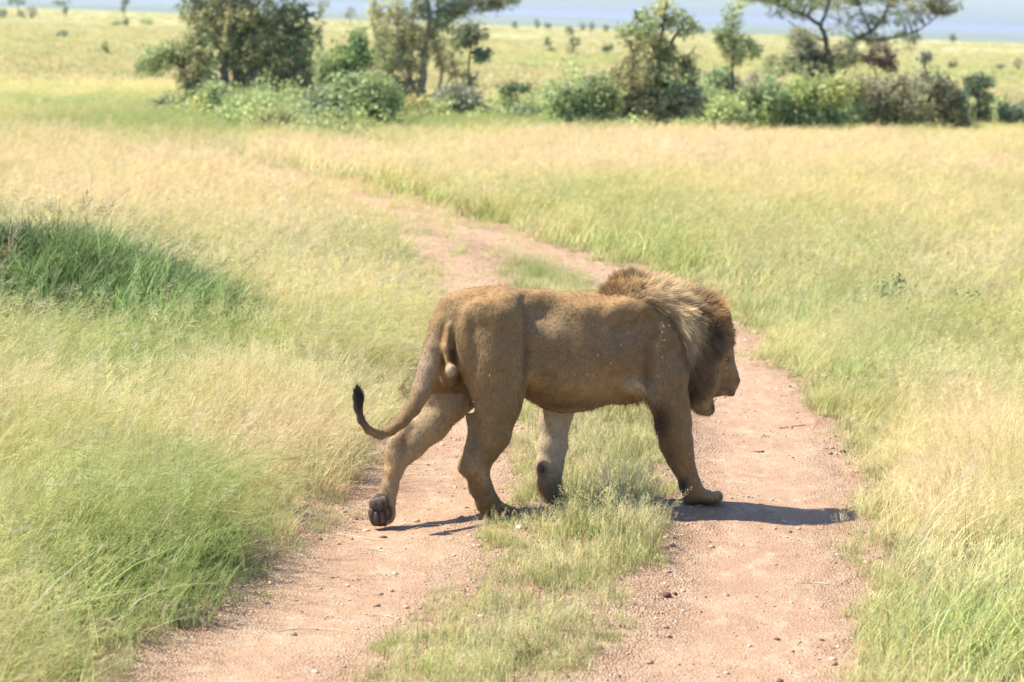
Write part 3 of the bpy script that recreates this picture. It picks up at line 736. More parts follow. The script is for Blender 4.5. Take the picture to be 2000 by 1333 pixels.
# 3 middle tree
plant('vase_tree', 'pale-trunked thorn tree with upright fanning branches in the middle of the thicket', 'tree', (822, 205),
      [([(822, 205), (826, 150), (832, 90), (838, 40), (832, -20)], .12, .05, 0), ([(832, 90), (855, 40), (850, -30)], .06, .03, .2), ([(838, 60), (880, 40), (905, 15), (950, 0)], .05, .02, -.2),
       ([(815, 200), (770, 150), (740, 90), (725, 40)], .06, .02, .2), ([(818, 195), (790, 120), (775, 50)], .06, .02, -.3), ([(830, 190), (870, 180), (915, 165), (935, 140)], .05, .03, .1),
       ([(858, 183), (862, 130), (850, 100)], .045, .02, .3), ([(866, 180), (885, 140), (880, 120)], .03, .015, .2), ([(812, 190), (800, 140), (810, 80)], .05, .02, .4)],
      [(775, 60, 50, 60, 130, OL), (760, 110, 40, 60, 110, G1), (800, 120, 35, 60, 90, GY), (790, 0, 50, 45, 90, YG), (740, 10, 26, 40, 30, YG), (860, 60, 34, 40, 50, G1), (930, 8, 62, 15, 110, DK), (985, 2, 34, 9, 36, DK), (890, 22, 40, 12, 60, DK),
       (800, 175, 40, 22, 60, DK), (905, 160, 32, 24, 40, OL), (830, -60, 120, 40, 160, G1), (880, 120, 34, 26, 44, OL), (860, 20, 40, 30, 60, G1), (820, 90, 50, 60, 120, OL), (750, 150, 34, 36, 60, OL)], mat_bark_g, .04, BT)
plant('bramble_bush', 'dark round bramble hanging beside the pale-trunked tree', 'bush', (925, 232), [([(925, 232), (915, 150), (920, 80)], .03, .02, 0)], [(918, 68, 34, 22, 70, DK), (900, 85, 20, 14, 20, G1), (940, 108, 18, 12, 24, BG)], mat_bark_d, .045, BT)
plant('orange_bush', 'orange-tinged low bush at the foot of the pale-trunked tree', 'bush', (812, 240), [([(812, 240), (810, 210)], .02, .01, 0)], [(808, 213, 32, 20, 60, (.55, .42, .12)), (845, 222, 20, 20, 26, G2)], mat_bark_d, .05, BT)
plant('dark_bush', 'dusky grey-brown bush right of the pale-trunked tree', 'bush', (905, 242), [([(905, 242), (905, 210)], .02, .01, 0)], [(895, 200, 46, 32, 110, GY), (930, 220, 22, 18, 30, BR), (868, 215, 18, 20, 24, G1)], mat_bark_d, .05, BT)
plant('leaning_tree', 'little crooked tree with a flat one-sided top, alone right of the middle trees', 'tree', (998, 232), [([(998, 232), (1000, 200), (994, 178), (1030, 170)], .045, .015, 0), ([(996, 182), (982, 176)], .02, .01, 0)],
      [(1015, 172, 28, 6, 34, (.20, .28, .13)), (992, 195, 14, 22, 30, G1), (985, 178, 14, 5, 12, G1), (1000, 222, 18, 12, 22, G1)], mat_bark_d, .045, BT)
plant('low_bush', 'dark low scrub between the crooked tree and the right-hand bushes', 'bush', (1030, 245), [([(1030, 245), (1030, 228)], .02, .01, 0)], [(1022, 230, 38, 12, 60, BG), (1050, 226, 20, 14, 26, G1)], mat_bark_d, .05, BT)
# 4 right centre
plant('spreading_bush', 'broad leafy green bush at the left end of the right-hand thicket', 'bush', (1140, 262), [([(1140, 262), (1130, 210), (1110, 180)], .04, .02, 0), ([(1142, 262), (1165, 200)], .04, .02, .2)],
      [(1100, 205, 36, 42, 110, G2), (1170, 180, 34, 34, 80, G1), (1150, 205, 32, 38, 100, (.27, .38, .16)), (1185, 200, 28, 36, 70, YG), (1140, 240, 70, 18, 110, G2), (1085, 235, 24, 16, 36, G3)], mat_bark_d, .05, BT)
plant('broom_tree', 'tall wispy tree-like bush with upward twigs, centre of the right-hand thicket', 'tree', (1275, 262),
      [([(1275, 262), (1280, 180), (1285, 120), (1260, 60), (1240, 20)], .08, .02, 0), ([(1285, 125), (1320, 70), (1345, 30)], .05, .015, .2), ([(1282, 110), (1295, 50), (1300, 0)], .05, .015, -.2), ([(1278, 180), (1240, 110), (1215, 60)], .05, .015, .3), ([(1290, 120), (1340, 110), (1360, 90)], .03, .01, 0)],
      [(1262, 50, 32, 34, 44, G2), (1295, 30, 30, 30, 30, YG), (1335, 45, 30, 26, 44, G1), (1225, 60, 24, 16, 18, G2), (1265, 90, 44, 24, 70, OL), (1300, 105, 26, 22, 50, G1), (1240, 150, 56, 42, 170, OL), (1315, 165, 60, 38, 150, G2), (1205, 200, 34, 40, 80, OL),
       (1260, 210, 65, 45, 200, (.40, .39, .20)), (1330, 205, 40, 42, 120, GY), (1345, 120, 16, 20, 12, OL)], mat_bark_d, .04, BT)
plant('wispy_tree', 'slender wispy tree standing between the tall bush and the umbrella acacia', 'tree', (1428, 235),
      [([(1428, 235), (1430, 150), (1432, 80), (1430, 20)], .05, .012, 0), ([(1431, 130), (1460, 100), (1475, 80)], .025, .01, .1), ([(1431, 110), (1405, 80)], .02, .01, 0)],
      [(1432, 40, 20, 26, 30, G2), (1440, 12, 22, 18, 16, YG), (1425, 75, 28, 20, 46, G1), (1460, 95, 28, 22, 44, G2), (1430, 110, 24, 24, 40, OL), (1415, 65, 30, 6, 20, G1)], mat_bark_d, .04, BT)
plant('leafy_bush', 'dense mid-green bush under the slender wispy tree', 'bush', (1420, 215), [([(1420, 215), (1418, 170)], .04, .02, 0)], [(1405, 160, 28, 30, 70, (.27, .38, .17)), (1430, 175, 26, 22, 60, DK), (1390, 190, 24, 24, 50, G2)], mat_bark_d, .05, BT)
plant('low_bush', 'bright green bush standing forward, below the slender wispy tree', 'bush', (1418, 272), [([(1410, 272), (1412, 240)], .03, .01, 0)], [(1415, 225, 38, 30, 90, G3), (1440, 235, 26, 24, 50, G2), (1410, 252, 24, 14, 34, G2)], mat_bark_d, .05, BT)
plant('leafy_bush', 'grey-green bush filling the gap right of the tall wispy bush', 'bush', (1372, 258), [([(1372, 258), (1370, 200)], .04, .02, 0)], [(1370, 200, 30, 36, 70, G2), (1385, 230, 34, 22, 60, OL)], mat_bark_d, .05, BT)
plant('leafy_bush', 'fresh green bush between the pinkish dead shrub and the bright yellow-green bush', 'bush', (1500, 260), [([(1500, 260), (1505, 200)], .04, .02, 0)], [(1505, 190, 30, 36, 70, (.38, .48, .22)), (1480, 230, 40, 22, 80, G3), (1465, 190, 18, 24, 30, G1)], mat_bark_d, .05, BT)
plant('leafy_bush', 'olive bush wedged between the bright yellow-green bush and the wide brownish bush', 'bush', (1668, 258), [([(1668, 258), (1670, 190)], .04, .02, 0)], [(1668, 175, 26, 34, 60, OL), (1665, 220, 30, 28, 70, G2)], mat_bark_d, .05, BT)
plant('leafy_bush', 'dusty green bush between the ragged brown shrub and the small separate tree', 'bush', (1868, 258), [([(1868, 258), (1868, 210)], .03, .02, 0)], [(1866, 205, 24, 26, 50, BG), (1870, 232, 34, 18, 60, OL)], mat_bark_d, .05, BT)
plant('leafy_bush', 'pale green bush at the right foot of the left thorn tree', 'bush', (505, 250), [([(505, 250), (505, 215)], .03, .02, 0)], [(480, 222, 34, 24, 60, G3), (530, 215, 40, 28, 80, G2), (590, 228, 34, 22, 60, G3)], mat_bark_d, .05, BT)
plant('leafy_bush', 'yellow-green bush under the branches left of the twin trunks', 'bush', (400, 245), [([(400, 245), (400, 205)], .03, .02, 0)], [(395, 212, 34, 30, 70, YG), (420, 190, 24, 30, 40, G2)], mat_bark_d, .05, BT)
# 5 acacia
plant('umbrella_acacia', 'big dark umbrella acacia with spreading flat crown on the right', 'tree', (1632, 185),
      [([(1632, 185), (1622, 130), (1615, 90), (1600, 50), (1560, 25), (1500, 5)], .15, .035, 0), ([(1602, 52), (1620, 10), (1640, -40)], .07, .03, .4), ([(1640, 160), (1660, 100), (1675, 75), (1710, 55), (1735, 15), (1740, -40)], .10, .03, .3),
       ([(1675, 75), (1720, 78), (1790, 60), (1830, 30)], .06, .02, -.3), ([(1610, 80), (1570, 60), (1540, 40)], .05, .02, .5), ([(1700, 62), (1680, 20), (1660, -30)], .05, .02, -.5)],
      [(1480, -5, 50, 14, 90, G1), (1550, 5, 60, 20, 130, G1), (1620, 0, 60, 24, 120, OL), (1700, -10, 70, 26, 140, G1), (1790, 5, 60, 24, 110, OL), (1840, 15, 42, 18, 80, (.24, .25, .11)), (1750, 35, 60, 16, 60, G1), (1680, 40, 60, 16, 60, DK),
       (1650, -50, 230, 30, 260, G1), (1770, 72, 36, 12, 40, G1), (1700, 75, 44, 12, 60, DK), (1640, 60, 30, 20, 20, OL), (1540, 30, 50, 8, 30, DK), (1740, 95, 50, 7, 20, OL)], mat_bark_d, .04, BT)
plant('shaded_bush', 'dark dense bush under the left side of the umbrella acacia', 'bush', (1580, 200), [([(1580, 200), (1580, 120)], .05, .02, 0)], [(1570, 90, 36, 40, 100, GY), (1590, 130, 50, 36, 130, (.20, .23, .13)), (1520, 130, 34, 24, 60, G1), (1650, 110, 34, 30, 70, DK), (1560, 70, 24, 20, 30, OL)], mat_bark_d, .045, BT)
plant('bramble_bush', 'reddish-brown tangled bush under the right side of the umbrella acacia', 'bush', (1712, 205), [([(1712, 205), (1712, 150), (1700, 110)], .04, .02, 0), ([(1715, 150), (1740, 110)], .02, .01, 0)], [(1715, 110, 34, 24, 60, (.13, .09, .07)), (1735, 125, 22, 20, 40, (.15, .10, .07)), (1660, 120, 24, 14, 30, YG)], mat_bark_d, .045, BT)
plant('bright_bush', 'bright yellow-green bush in front of the umbrella acacia', 'bush', (1590, 262), [([(1590, 262), (1590, 200)], .04, .02, 0)], [(1560, 185, 32, 34, 90, G3), (1610, 185, 44, 34, 120, (.50, .56, .20)), (1640, 175, 26, 24, 50, YG), (1590, 225, 70, 26, 140, (.36, .46, .20)), (1530, 215, 30, 30, 50, G2)], mat_bark_d, .055, BT)
plant('brown_bush', 'wide brownish thorny bush right of the bright yellow-green bush', 'bush', (1740, 258), [([(1740, 258), (1750, 190), (1760, 150)], .04, .02, 0), ([(1742, 258), (1700, 190)], .04, .02, .2)],
      [(1700, 195, 50, 44, 130, BR), (1760, 190, 50, 44, 140, (.40, .38, .22)), (1680, 225, 40, 24, 60, BG), (1740, 230, 80, 20, 110, OL)], mat_bark_d, .05, BT)
plant('thorn_shrub', 'ragged brown shrub with a knobbly crest at the right of the thicket', 'bush', (1812, 258), [([(1812, 258), (1815, 190), (1806, 130), (1808, 105)], .04, .02, 0), ([(1814, 200), (1840, 160), (1855, 150)], .03, .01, .1)],
      [(1808, 112, 11, 13, 16, GY), (1815, 165, 34, 26, 60, BR), (1845, 185, 30, 30, 60, (.37, .34, .20)), (1825, 220, 50, 30, 90, OL), (1870, 200, 20, 24, 30, BG)], mat_bark_d, .045, BT)
plant('pale_snag', 'bare pinkish dead shrub between the wispy tree and the umbrella acacia', 'bush', (1488, 232), [([(1488, 232), (1486, 190), (1478, 150)], .03, .01, 0), ([(1486, 185), (1465, 165)], .02, .008, 0), ([(1486, 178), (1500, 150)], .02, .008, 0)],
      [(1478, 155, 20, 14, 22, (.40, .32, .25)), (1465, 170, 14, 8, 10, (.48, .42, .36)), (1490, 205, 18, 20, 24, BG)], mat_bark_r, .04, BT)
plant('small_tree', 'small separate tree with reddish stem and grey-green top near the right edge', 'tree', (1908, 248), [([(1908, 248), (1910, 210), (1908, 170)], .05, .02, 0), ([(1909, 200), (1925, 175)], .02, .01, 0)],
      [(1912, 160, 30, 12, 60, (.20, .25, .14)), (1900, 180, 20, 14, 30, BG), (1925, 195, 16, 12, 22, G2), (1915, 222, 20, 20, 50, DK), (1892, 222, 16, 18, 30, G1)], mat_bark_r, .045, BT)
plant('low_bush', 'grey-green bush cut off by the right edge of the picture', 'bush', (1985, 250), [([(1985, 250), (1980, 225)], .02, .01, 0)], [(1985, 225, 36, 20, 80, BG), (1962, 210, 10, 10, 8, G1)], mat_bark_d, .05, BT)
for px, py, rx, ry, cl, lb in [(1230, 255, 50, 16, G3, 'fresh green scrub in front of the tall wispy bush'), (1350, 255, 40, 14, G3, 'fresh green scrub left of the forward bright bush'),
        (1500, 245, 50, 18, (.36, .45, .20), 'soft green scrub below the pinkish dead shrub'), (1860, 240, 30, 14, OL, 'olive scrub left of the small separate tree')]:
    plant('low_bush', lb, 'bush', (px, py+12), [([(px, py+12), (px, py-2)], .02, .01, 0)], [(px, py-3, rx, ry, int(rx*1.8), cl)], mat_bark_d, .05, BT)

# knee-high undergrowth running along the foot of the thicket
Pc, Cc_ = [], []
for x0, x1, yb, dn, hh in [(330, 1010, 258, 520, .5), (430, 760, 282, 260, .6), (1060, 1960, 256, 1000, 1.05), (1180, 1900, 266, 520, .8), (1010, 1080, 246, 60, .6), (470, 600, 245, 160, .7)]:
    xx = rng.uniform(x0, x1, dn); yy = yb-6-rng.gamma(2, 7, dn)
    for a_, b_ in zip(xx, yy):
        g_ = gnd(a_, b_); h_ = float(height(np.array([g_[0]]), np.array([g_[1]]))[0]); Pc.append((g_[0], g_[1], h_+hh*rng.uniform(.05, 1)*(.4+vnoise(np.array([a_/40.]), np.array([3.]), 5)[0])))
        Cc_.append(np.array([G1, G2, G3, OL, YG, G3][rng.integers(0, 6)]))
V, F, C_ = leaf_cloud(np.array(Pc), np.full(len(Pc), .2), 22, .045, np.ones(3)); C_ = C_*np.repeat(np.array(Cc_), 22*4, axis=0)
tag(mesh_obj('undergrowth', V, F, mat_leaf, cattr={'bcol': C_}), 'knee-high green undergrowth along the foot of the thicket', 'undergrowth', kind='stuff')

# far bushes out on the plain: foot pixel gives the distance
def far_plant(name, label, cat, base, blobs, trunk=None, tall=1.0, g='scattered bushes out on the plain'):
    g_ = gnd_t(base[0], base[1]); Y = g_[1]; sc = Y/FPX; zb = float(height(np.array([g_[0]]), np.array([Y]))[0])
    org = np.array([g_[0], Y, zb]); root = empty(name, org); tag(root, label, cat, g)
    V, F = tube(np.array([org, org+np.array([0, 0, max(base[1]-blobs[0][1], 3)*sc])]), np.array([1.0, .6])*max(.05, 1.0*sc), 6)
    mesh_obj('trunk' if cat == 'tree' else 'stem', V-org, F, mat_bark_d, root)
    Vs, Fs, Cs, nv = [], [], [], 0
    for (px, py, rx, ry, cl) in blobs:
        c = at_y(px, py, Y); nc = int(16+rx*ry*.12); a = rng.normal(0, 1, (nc, 3)); a /= np.linalg.norm(a, axis=1)[:, None]; a *= rng.uniform(.2, 1, (nc, 1))**.5
        P = c+a*np.array([rx, min(rx, ry*2), ry])*sc; P[:, 2] = np.maximum(P[:, 2], zb+.1)
        V, F, C = leaf_cloud(P, np.full(nc, 2.6*sc), 20, 1.3*sc, np.array(cl)); Vs.append(V); Fs.append(F+nv); Cs.append(C); nv += len(V)
    mesh_obj('crown' if cat == 'tree' else 'foliage', np.vstack(Vs)-org, np.vstack(Fs), mat_leaf, root, cattr={'bcol': np.vstack(Cs)})
FG = (.19, .25, .14)
far_plant('far_bush', 'lone dark oval bush on the yellow plain at upper left', 'bush', (124, 75), [(122, 66, 17, 8, FG)])
far_plant('far_bush', 'thin forked scrub left of the arching bush, out on the plain', 'bush', (208, 108), [(205, 92, 7, 12, G1), (212, 103, 9, 4, G1)])
far_plant('far_bush', 'small bush at the foot of the thin tree on the left skyline', 'bush', (240, 52), [(245, 44, 7, 9, FG), (228, 48, 10, 5, G1)])
far_plant('far_bush', 'low pale scrub right of the thin skyline tree', 'bush', (290, 50), [(288, 43, 16, 6, G2)])
far_plant('far_tree', 'thin tree crossing the skyline at upper left', 'tree', (243, 36), [(244, 4, 9, 9, FG), (240, 18, 4, 8, GY)])
far_plant('far_tree', 'flat-topped little tree on the skyline left of the thin tree', 'tree', (128, 34), [(120, 6, 18, 4, FG), (128, 20, 5, 6, BR)])
far_plant('far_tree', 'greyish thorn tree on the skyline near the upper left corner', 'tree', (62, 38), [(62, 24, 12, 12, GY), (44, 28, 8, 8, BR)])
far_plant('far_tree', 'dark bush tree touching the left edge on the skyline', 'tree', (5, 36), [(4, 26, 10, 11, FG)])
far_plant('far_tree', 'dark low crown at the top edge, left of the greyish thorn tree', 'tree', (35, 30), [(32, 3, 20, 6, FG)])
far_plant('far_tree', 'hazy bare tree above the large rounded bush on the skyline', 'tree', (628, 46), [(626, 8, 22, 9, GY), (628, 24, 5, 9, GY)])
far_plant('far_tree', 'small hazy tree right of the hazy bare skyline tree', 'tree', (685, 46), [(684, 26, 12, 12, GY)])
far_plant('far_tree', 'dark stacked conical tree alone on the plain in the middle', 'tree', (1118, 107), [(1112, 62, 9, 12, FG), (1122, 82, 14, 9, FG), (1115, 98, 10, 9, G1)])
far_plant('far_bush', 'slim dark bush left of the stacked conical tree', 'bush', (1074, 104), [(1070, 82, 7, 9, FG), (1076, 96, 8, 6, G1)])
far_plant('far_bush', 'small V-shaped bush left of the tall wispy bush', 'bush', (1187, 108), [(1182, 96, 6, 7, FG), (1192, 94, 5, 6, FG)])
far_plant('far_bush', 'small dark bush on the plain right of the umbrella acacia', 'bush', (1862, 136), [(1862, 126, 10, 9, (.10, .16, .08))])
far_plant('far_bush', 'small grey bush on the right plain, nearer the right edge', 'bush', (1952, 138), [(1952, 130, 10, 5, FG)])
far_plant('far_bush', 'upright grey shrub at the right edge of the plain', 'bush', (1988, 140), [(1988, 125, 9, 11, GY)])
far_plant('far_tree', 'little round tree on the skyline right of the acacia', 'tree', (1860, 88), [(1860, 74, 7, 7, FG)])
for px, w_, h_, lb in [(1005, 6, 7, 'leftmost'), (1048, 5, 11, 'tallest'), (1070, 5, 6, 'third'), (1138, 7, 9, 'fourth'), (1156, 6, 9, 'fifth'), (1183, 5, 6, 'sixth'), (1360, 6, 9, 'seventh, beside the tall wispy bush'), (1372, 5, 8, 'rightmost')]:
    py = 14+.036*px+2
    far_plant('far_tree', ('%s of the tiny hazy trees along the middle skyline' if 'seventh' not in lb else '%s, of the tiny hazy trees on the skyline') % lb, 'tree', (px, py+3), [(px, py-h_*.6, w_, h_, GY)], g='tiny trees on the skyline')
for px, py, rx, ry, cl, lb in [(50, 222, 62, 14, (.26, .37, .20), 'long low green bush patch at the left edge behind the meadow'), (125, 215, 26, 12, (.22, .31, .19), 'darker round bush beside the long low patch'),
       (225, 222, 16, 7, G1, 'small dark bush right of the long low patch'), (205, 176, 16, 5, G2, 'faint low scrub above the small dark bush'), (80, 105, 30, 4, OL, 'faint strip of scrub in the upper left plain'),
       (150, 236, 90, 8, G2, 'thin belt of low green scrub below the long bush patch'), (20, 265, 30, 12, G3, 'low bright scrub at the left edge, nearest of the left bushes'), (1020, 128, 40, 4, G2, 'faint green scrub strip behind the crooked tree')]:
    far_plant('low_scrub', lb, 'bush', (px, py+ry), [(px, py, rx, ry, cl)], g='low scrub on the left plain' if px < 900 else None)
# weeds in the right verge and by the mound
def weed(px, py, label, h=.35):
    g_ = gnd(px, py); z = float(height(np.array([g_[0]]), np.array([g_[1]]))[0]); org = np.array([g_[0], g_[1], z])
    root = empty('weed', org); tag(root, label, 'weed'); V, F, nv = [], [], 0; C = []
    for k in range(7):
        a = rng.uniform(0, 6.28); tip = np.array([math.cos(a)*h*.35, math.sin(a)*h*.35, h*rng.uniform(.75, 1.1)])
        v, f = tube(np.array([[0, 0, 0], tip*.5+rng.normal(0, .01, 3), tip]), np.array([.004, .003, .002]), 4); V.append(v); F.append(f+nv); nv += len(v)
        for t in np.linspace(.35, 1, 7): C.append(org+tip*t)
    mesh_obj('stem', np.vstack(V), np.vstack(F), mat_straw, root)
    V, F, Cc = leaf_cloud(np.array(C), np.full(len(C), .05), 8, .022, np.array([.16, .25, .10]))
    mesh_obj('leaves', V-org, F, mat_leaf, root, cattr={'bcol': Cc})
weed(1745, 632, 'grey-green leafy weed standing above the right verge grass', .36)
weed(1885, 640, 'smaller leafy weed right of the grey-green weed in the verge', .28)
weed(255, 560, 'thin stalked weed poking up beside the grassy mound', .5)
# ------------------------------------------------------------------ the lion: one implicit body, meshed once
PX = 1/382.0
class Field:
    def __init__(s, lo, hi, h):
        s.lo = np.array(lo); s.h = h; s.n = np.ceil((np.array(hi)-s.lo)/h).astype(int)+1
        s.D = np.full(s.n, 1.0, np.float32)
        s.ax = [s.lo[i]+h*np.arange(s.n[i]) for i in range(3)]
    def box(s, lo, hi):
        a = np.clip(np.floor((lo-s.lo)/s.h).astype(int), 0, s.n-1); b = np.clip(np.ceil((hi-s.lo)/s.h).astype(int)+1, 1, s.n)
        sl = tuple(slice(a[i], b[i]) for i in range(3))
        g = np.meshgrid(*[s.ax[i][sl[i]] for i in range(3)], indexing='ij', copy=False)
        return sl, g
    def put(s, sl, d, k, op):
        A = s.D[sl]
        if op == 'add':
            h = np.maximum(k-np.abs(A-d), 0)/k; s.D[sl] = np.minimum(A, d)-h*h*k*.25
        else:
            d = -d; h = np.maximum(k-np.abs(A-d), 0)/k; s.D[sl] = np.maximum(A, d)+h*h*k*.25
    def cap(s, a, b, ra, rb, k=.05, w=1.0, op='add'):
        """round cone a-b; w>1 makes it narrower across the animal"""
        a = np.asarray(a, float); b = np.asarray(b, float); R_ = max(ra, rb)+k+.03
        sl, (x, y, z) = s.box(np.minimum(a, b)-R_, np.maximum(a, b)+R_)
        if x.size == 0: return
        A = a*[1, w, 1]; B = b*[1, w, 1]; ba = B-A; L2 = ba@ba+1e-12; y = y*w
        h = np.clip(((x-A[0])*ba[0]+(y-A[1])*ba[1]+(z-A[2])*ba[2])/L2, 0, 1)
        d = np.sqrt((x-A[0]-h*ba[0])**2+(y-A[1]-h*ba[1])**2+(z-A[2]-h*ba[2])**2)-(ra+(rb-ra)*h)
        s.put(sl, d.astype(np.float32), k, op)
    def ell(s, c, r, k=.05, op='add', rot=0.0, rotz=0.0):
        """ellipsoid, r = (along, across, up); rot pitches it in the side view (radians, nose up positive)"""
        c = np.asarray(c, float); r = np.asarray(r, float); R_ = r.max()+k+.02
        sl, (x, y, z) = s.box(c-R_, c+R_)
        if x.size == 0: return
        x = x-c[0]; y = y-c[1]; z = z-c[2]
        if rot: ca, sa = math.cos(rot), math.sin(rot); x, z = x*ca+z*sa, -x*sa+z*ca
        if rotz: ca, sa = math.cos(rotz), math.sin(rotz); x, y = x*ca+y*sa, -x*sa+y*ca
        q = np.sqrt((x/r[0])**2+(y/r[1])**2+(z/r[2])**2); q2 = np.sqrt((x/r[0]**2)**2+(y/r[1]**2)**2+(z/r[2]**2)**2)+1e-9
        s.put(sl, (q*(q-1)/q2).astype(np.float32), k, op)
    def chain(s, pts, k=.05, w=1.0, op='add'):
        for p, q in zip(pts[:-1], pts[1:]): s.cap(p[0], q[0], p[1], q[1], k, w, op)
    def mesh(s):
        D = s.D; n = D.shape; ins = D < 0
        c = np.zeros(tuple(v-1 for v in n), np.int8)
        for dx in (0, 1):
            for dy in (0, 1):
                for dz in (0, 1): c += ins[dx:n[0]-1+dx, dy:n[1]-1+dy, dz:n[2]-1+dz]
        act = (c > 0) & (c < 8); idx = np.full(act.shape, -1, np.int64); ai = np.argwhere(act); idx[act] = np.arange(len(ai))
        acc = np.zeros((len(ai), 3)); cnt = np.zeros(len(ai))
        cor = [(i, j, k) for i in (0, 1) for j in (0, 1) for k in (0, 1)]
        for p in cor:
            for ax in range(3):
                if p[ax]: continue
                q = list(p); q[ax] = 1
                a = D[ai[:, 0]+p[0], ai[:, 1]+p[1], ai[:, 2]+p[2]]; b = D[ai[:, 0]+q[0], ai[:, 1]+q[1], ai[:, 2]+q[2]]
                m = (a < 0) != (b < 0); t = np.where(m, a/(a-b+1e-12), 0)
                pt = np.tile(np.array(p, float), (len(ai), 1)); pt[:, ax] += t
                acc[m] += pt[m]; cnt[m] += 1
        V = s.lo+(ai+acc/cnt[:, None])*s.h
        Fs = []
        for ax in range(3):
            sl0 = [slice(1, -1)]*3; sl0[ax] = slice(0, -1); sl1 = list(sl0); sl1[ax] = slice(1, None)
            a = ins[tuple(sl0)]; b = ins[tuple(sl1)]; e = np.argwhere(a != b)
            o = np.array([1, 1, 1]); o[ax] = 0; e = e+o
            u_, v_ = [(1, 2), (2, 0), (0, 1)][ax]
            def at(du, dv):
                t = e.copy(); t[:, u_] -= du; t[:, v_] -= dv; return idx[t[:, 0], t[:, 1], t[:, 2]]
            q = np.stack([at(1, 1), at(0, 1), at(0, 0), at(1, 0)], -1)
            fl = a[e[:, 0]-o[0], e[:, 1]-o[1], e[:, 2]-o[2]] if False else D[e[:, 0], e[:, 1], e[:, 2]] < 0
            q[~fl] = q[~fl][:, ::-1]; Fs.append(q[(q >= 0).all(1)])
        return V, np.vstack(Fs)

f = Field([-1.05, -.42, -.06], [1.75, .46, 1.42], .0072)
def E(px, py, t, rx, rt, ry, k=.05, op='add', rot=0, rotz=0): f.ell(LP(px, py, t), (rx*PX, rt, ry*PX), k, op, R(rot), R(rotz))
def CH(pts, k=.05, w=1.0, op='add'): f.chain([(LP(x, y, t), r*PX) for x, y, t, r in pts], k, w, op)
# trunk: ribcage, loin, belly, pelvis
E(1215, 680, 0, 130, .195, 112, .06)
E(1120, 690, 0, 120, .215, 113, .06)
E(1035, 668, 0, 110, .175, 99, .06)
E(935, 648, 0, 92, .165, 83, .06)
E(1110, 745, 0, 95, .18, 57, .05)
E(1290, 665, 0, 85, .18, 92, .06)
CH([(905, 598, 0, 24), (980, 592, 0, 28), (1060, 600, 0, 25), (1180, 600, 0, 28)], .06)
# hips (bony points), rump
for sgn in (1, -1):
    E(985, 612, .095*sgn, 42, .055, 34, .06, rot=10)
    E(1255, 625, .105*sgn, 52, .075, 52, .07, rot=60)  # shoulder blade
    E(1215, 640, .13*sgn, 40, .05, 46, .07)
# near shoulder and upper arm
E(1300, 672, .135, 48, .085, 72, .05, rot=-8); E(1310, 725, .15, 37, .07, 52, .05)
E(1297, 650, -.135, 48, .08, 72, .05); 
# near hind thigh
E(945, 680, .13, 60, .085, 92, .05, rot=6); E(966, 735, .145, 55, .085, 80, .05, rot=-4); E(975, 790, .15, 42, .065, 55, .045, rot=-18)
CH([(975, 790, .15, 42), (962, 850, .14, 35), (944, 880, .13, 30), (931, 908, .125, 26)], .03, 1.15)
CH([(917, 812, .13, 8), (927, 850, .13, 10), (905, 910, .125, 9)], .03)     # tendon to the hock point
E(908, 915, .125, 12, .030, 14, .03)
CH([(930, 912, .125, 25), (938, 950, .12, 20), (952, 980, .12, 20), (966, 997, .12, 20)], .025, 1.1)
# near hind paw
CH([(962, 998, .12, 18), (990, 1001, .125, 14)], .02)
for q in (-.038, -.013, .013, .038): CH([(975, 998, .12+q, 12), (1003, 1003-abs(q)*60, .122+q*1.15, 10)], .008)
# far hind leg, stretched back, the sole turned to the rear
E(925, 700, -.11, 55, .075, 75, .05); CH([(884, 665, -.09, 44), (862, 725, -.10, 40), (850, 775, -.10, 34)], .05)
CH([(920, 740, -.10, 55), (880, 785, -.09, 37), (840, 830, -.07, 33), (804, 872, -.06, 25), (779, 900, -.055, 21)], .035, 1.1)
CH([(800, 830, -.06, 10), (775, 862, -.055, 14), (765, 885, -.055, 15)], .03)
E(773, 872, -.055, 17, .03, 17, .03)
CH([(775, 890, -.055, 21), (768, 920, -.052, 18), (761, 950, -.05, 16), (756, 975, -.05, 18)], .025)
E(750, 992, -.05, 22, .050, 32, .02, rot=12)
E(758, 1006, -.052, 12, .045, 16, .015)
E(741, 1008, -.03, 21, .034, 24, .015, rot=10); E(742, 985, -.035, 20, .03, 20, .02)
# far foreleg
CH([(1110, 720, -.13, 46), (1092, 790, -.125, 32), (1085, 820, -.12, 29), (1080, 870, -.12, 26.5), (1074, 908, -.12, 26), (1070, 940, -.12, 24), (1078, 965, -.12, 24)], .035, 1.1)
E(1057, 917, -.10, 9, .022, 12, .012)
CH([(1078, 970, -.12, 22), (1100, 978, -.12, 17)], .02)
for q in (-.036, -.012, .012, .036): CH([(1092, 976, -.12+q, 12), (1113, 981, -.12+q*1.15, 10)], .008)
# near foreleg
CH([(1308, 740, .15, 40), (1311, 785, .15, 35), (1315, 824, .15, 34), (1321, 866, .145, 31), (1329, 895, .14, 25.5), (1339, 920, .135, 20), (1348, 946, .13, 20), (1356, 964, .125, 21)], .035, 1.1)
E(1290, 790, .155, 18, .035, 26, .03)
E(1333, 948, .12, 8, .02, 12, .012)                                          # carpal pad
CH([(1356, 966, .125, 20), (1384, 972, .125, 15)], .02)
for q in (-.045, -.016, .014, .042): CH([(1376, 971, .125+q, 13), (1400, 972-abs(q)*60, .127+q*1.15, 12.5)], .008)
CH([(1345, 976, .125, 11), (1380, 981, .125, 8)], .015)
# chest, brisket, skin fold from belly to elbow
E(1320, 715, 0, 38, .13, 62, .05)
CH([(1222, 752, .155, 16), (1262, 766, .145, 14), (1288, 790, .15, 12)], .04)
CH([(1030, 720, .13, 18), (1010, 760, .15, 14)], .05)                       # flank fold
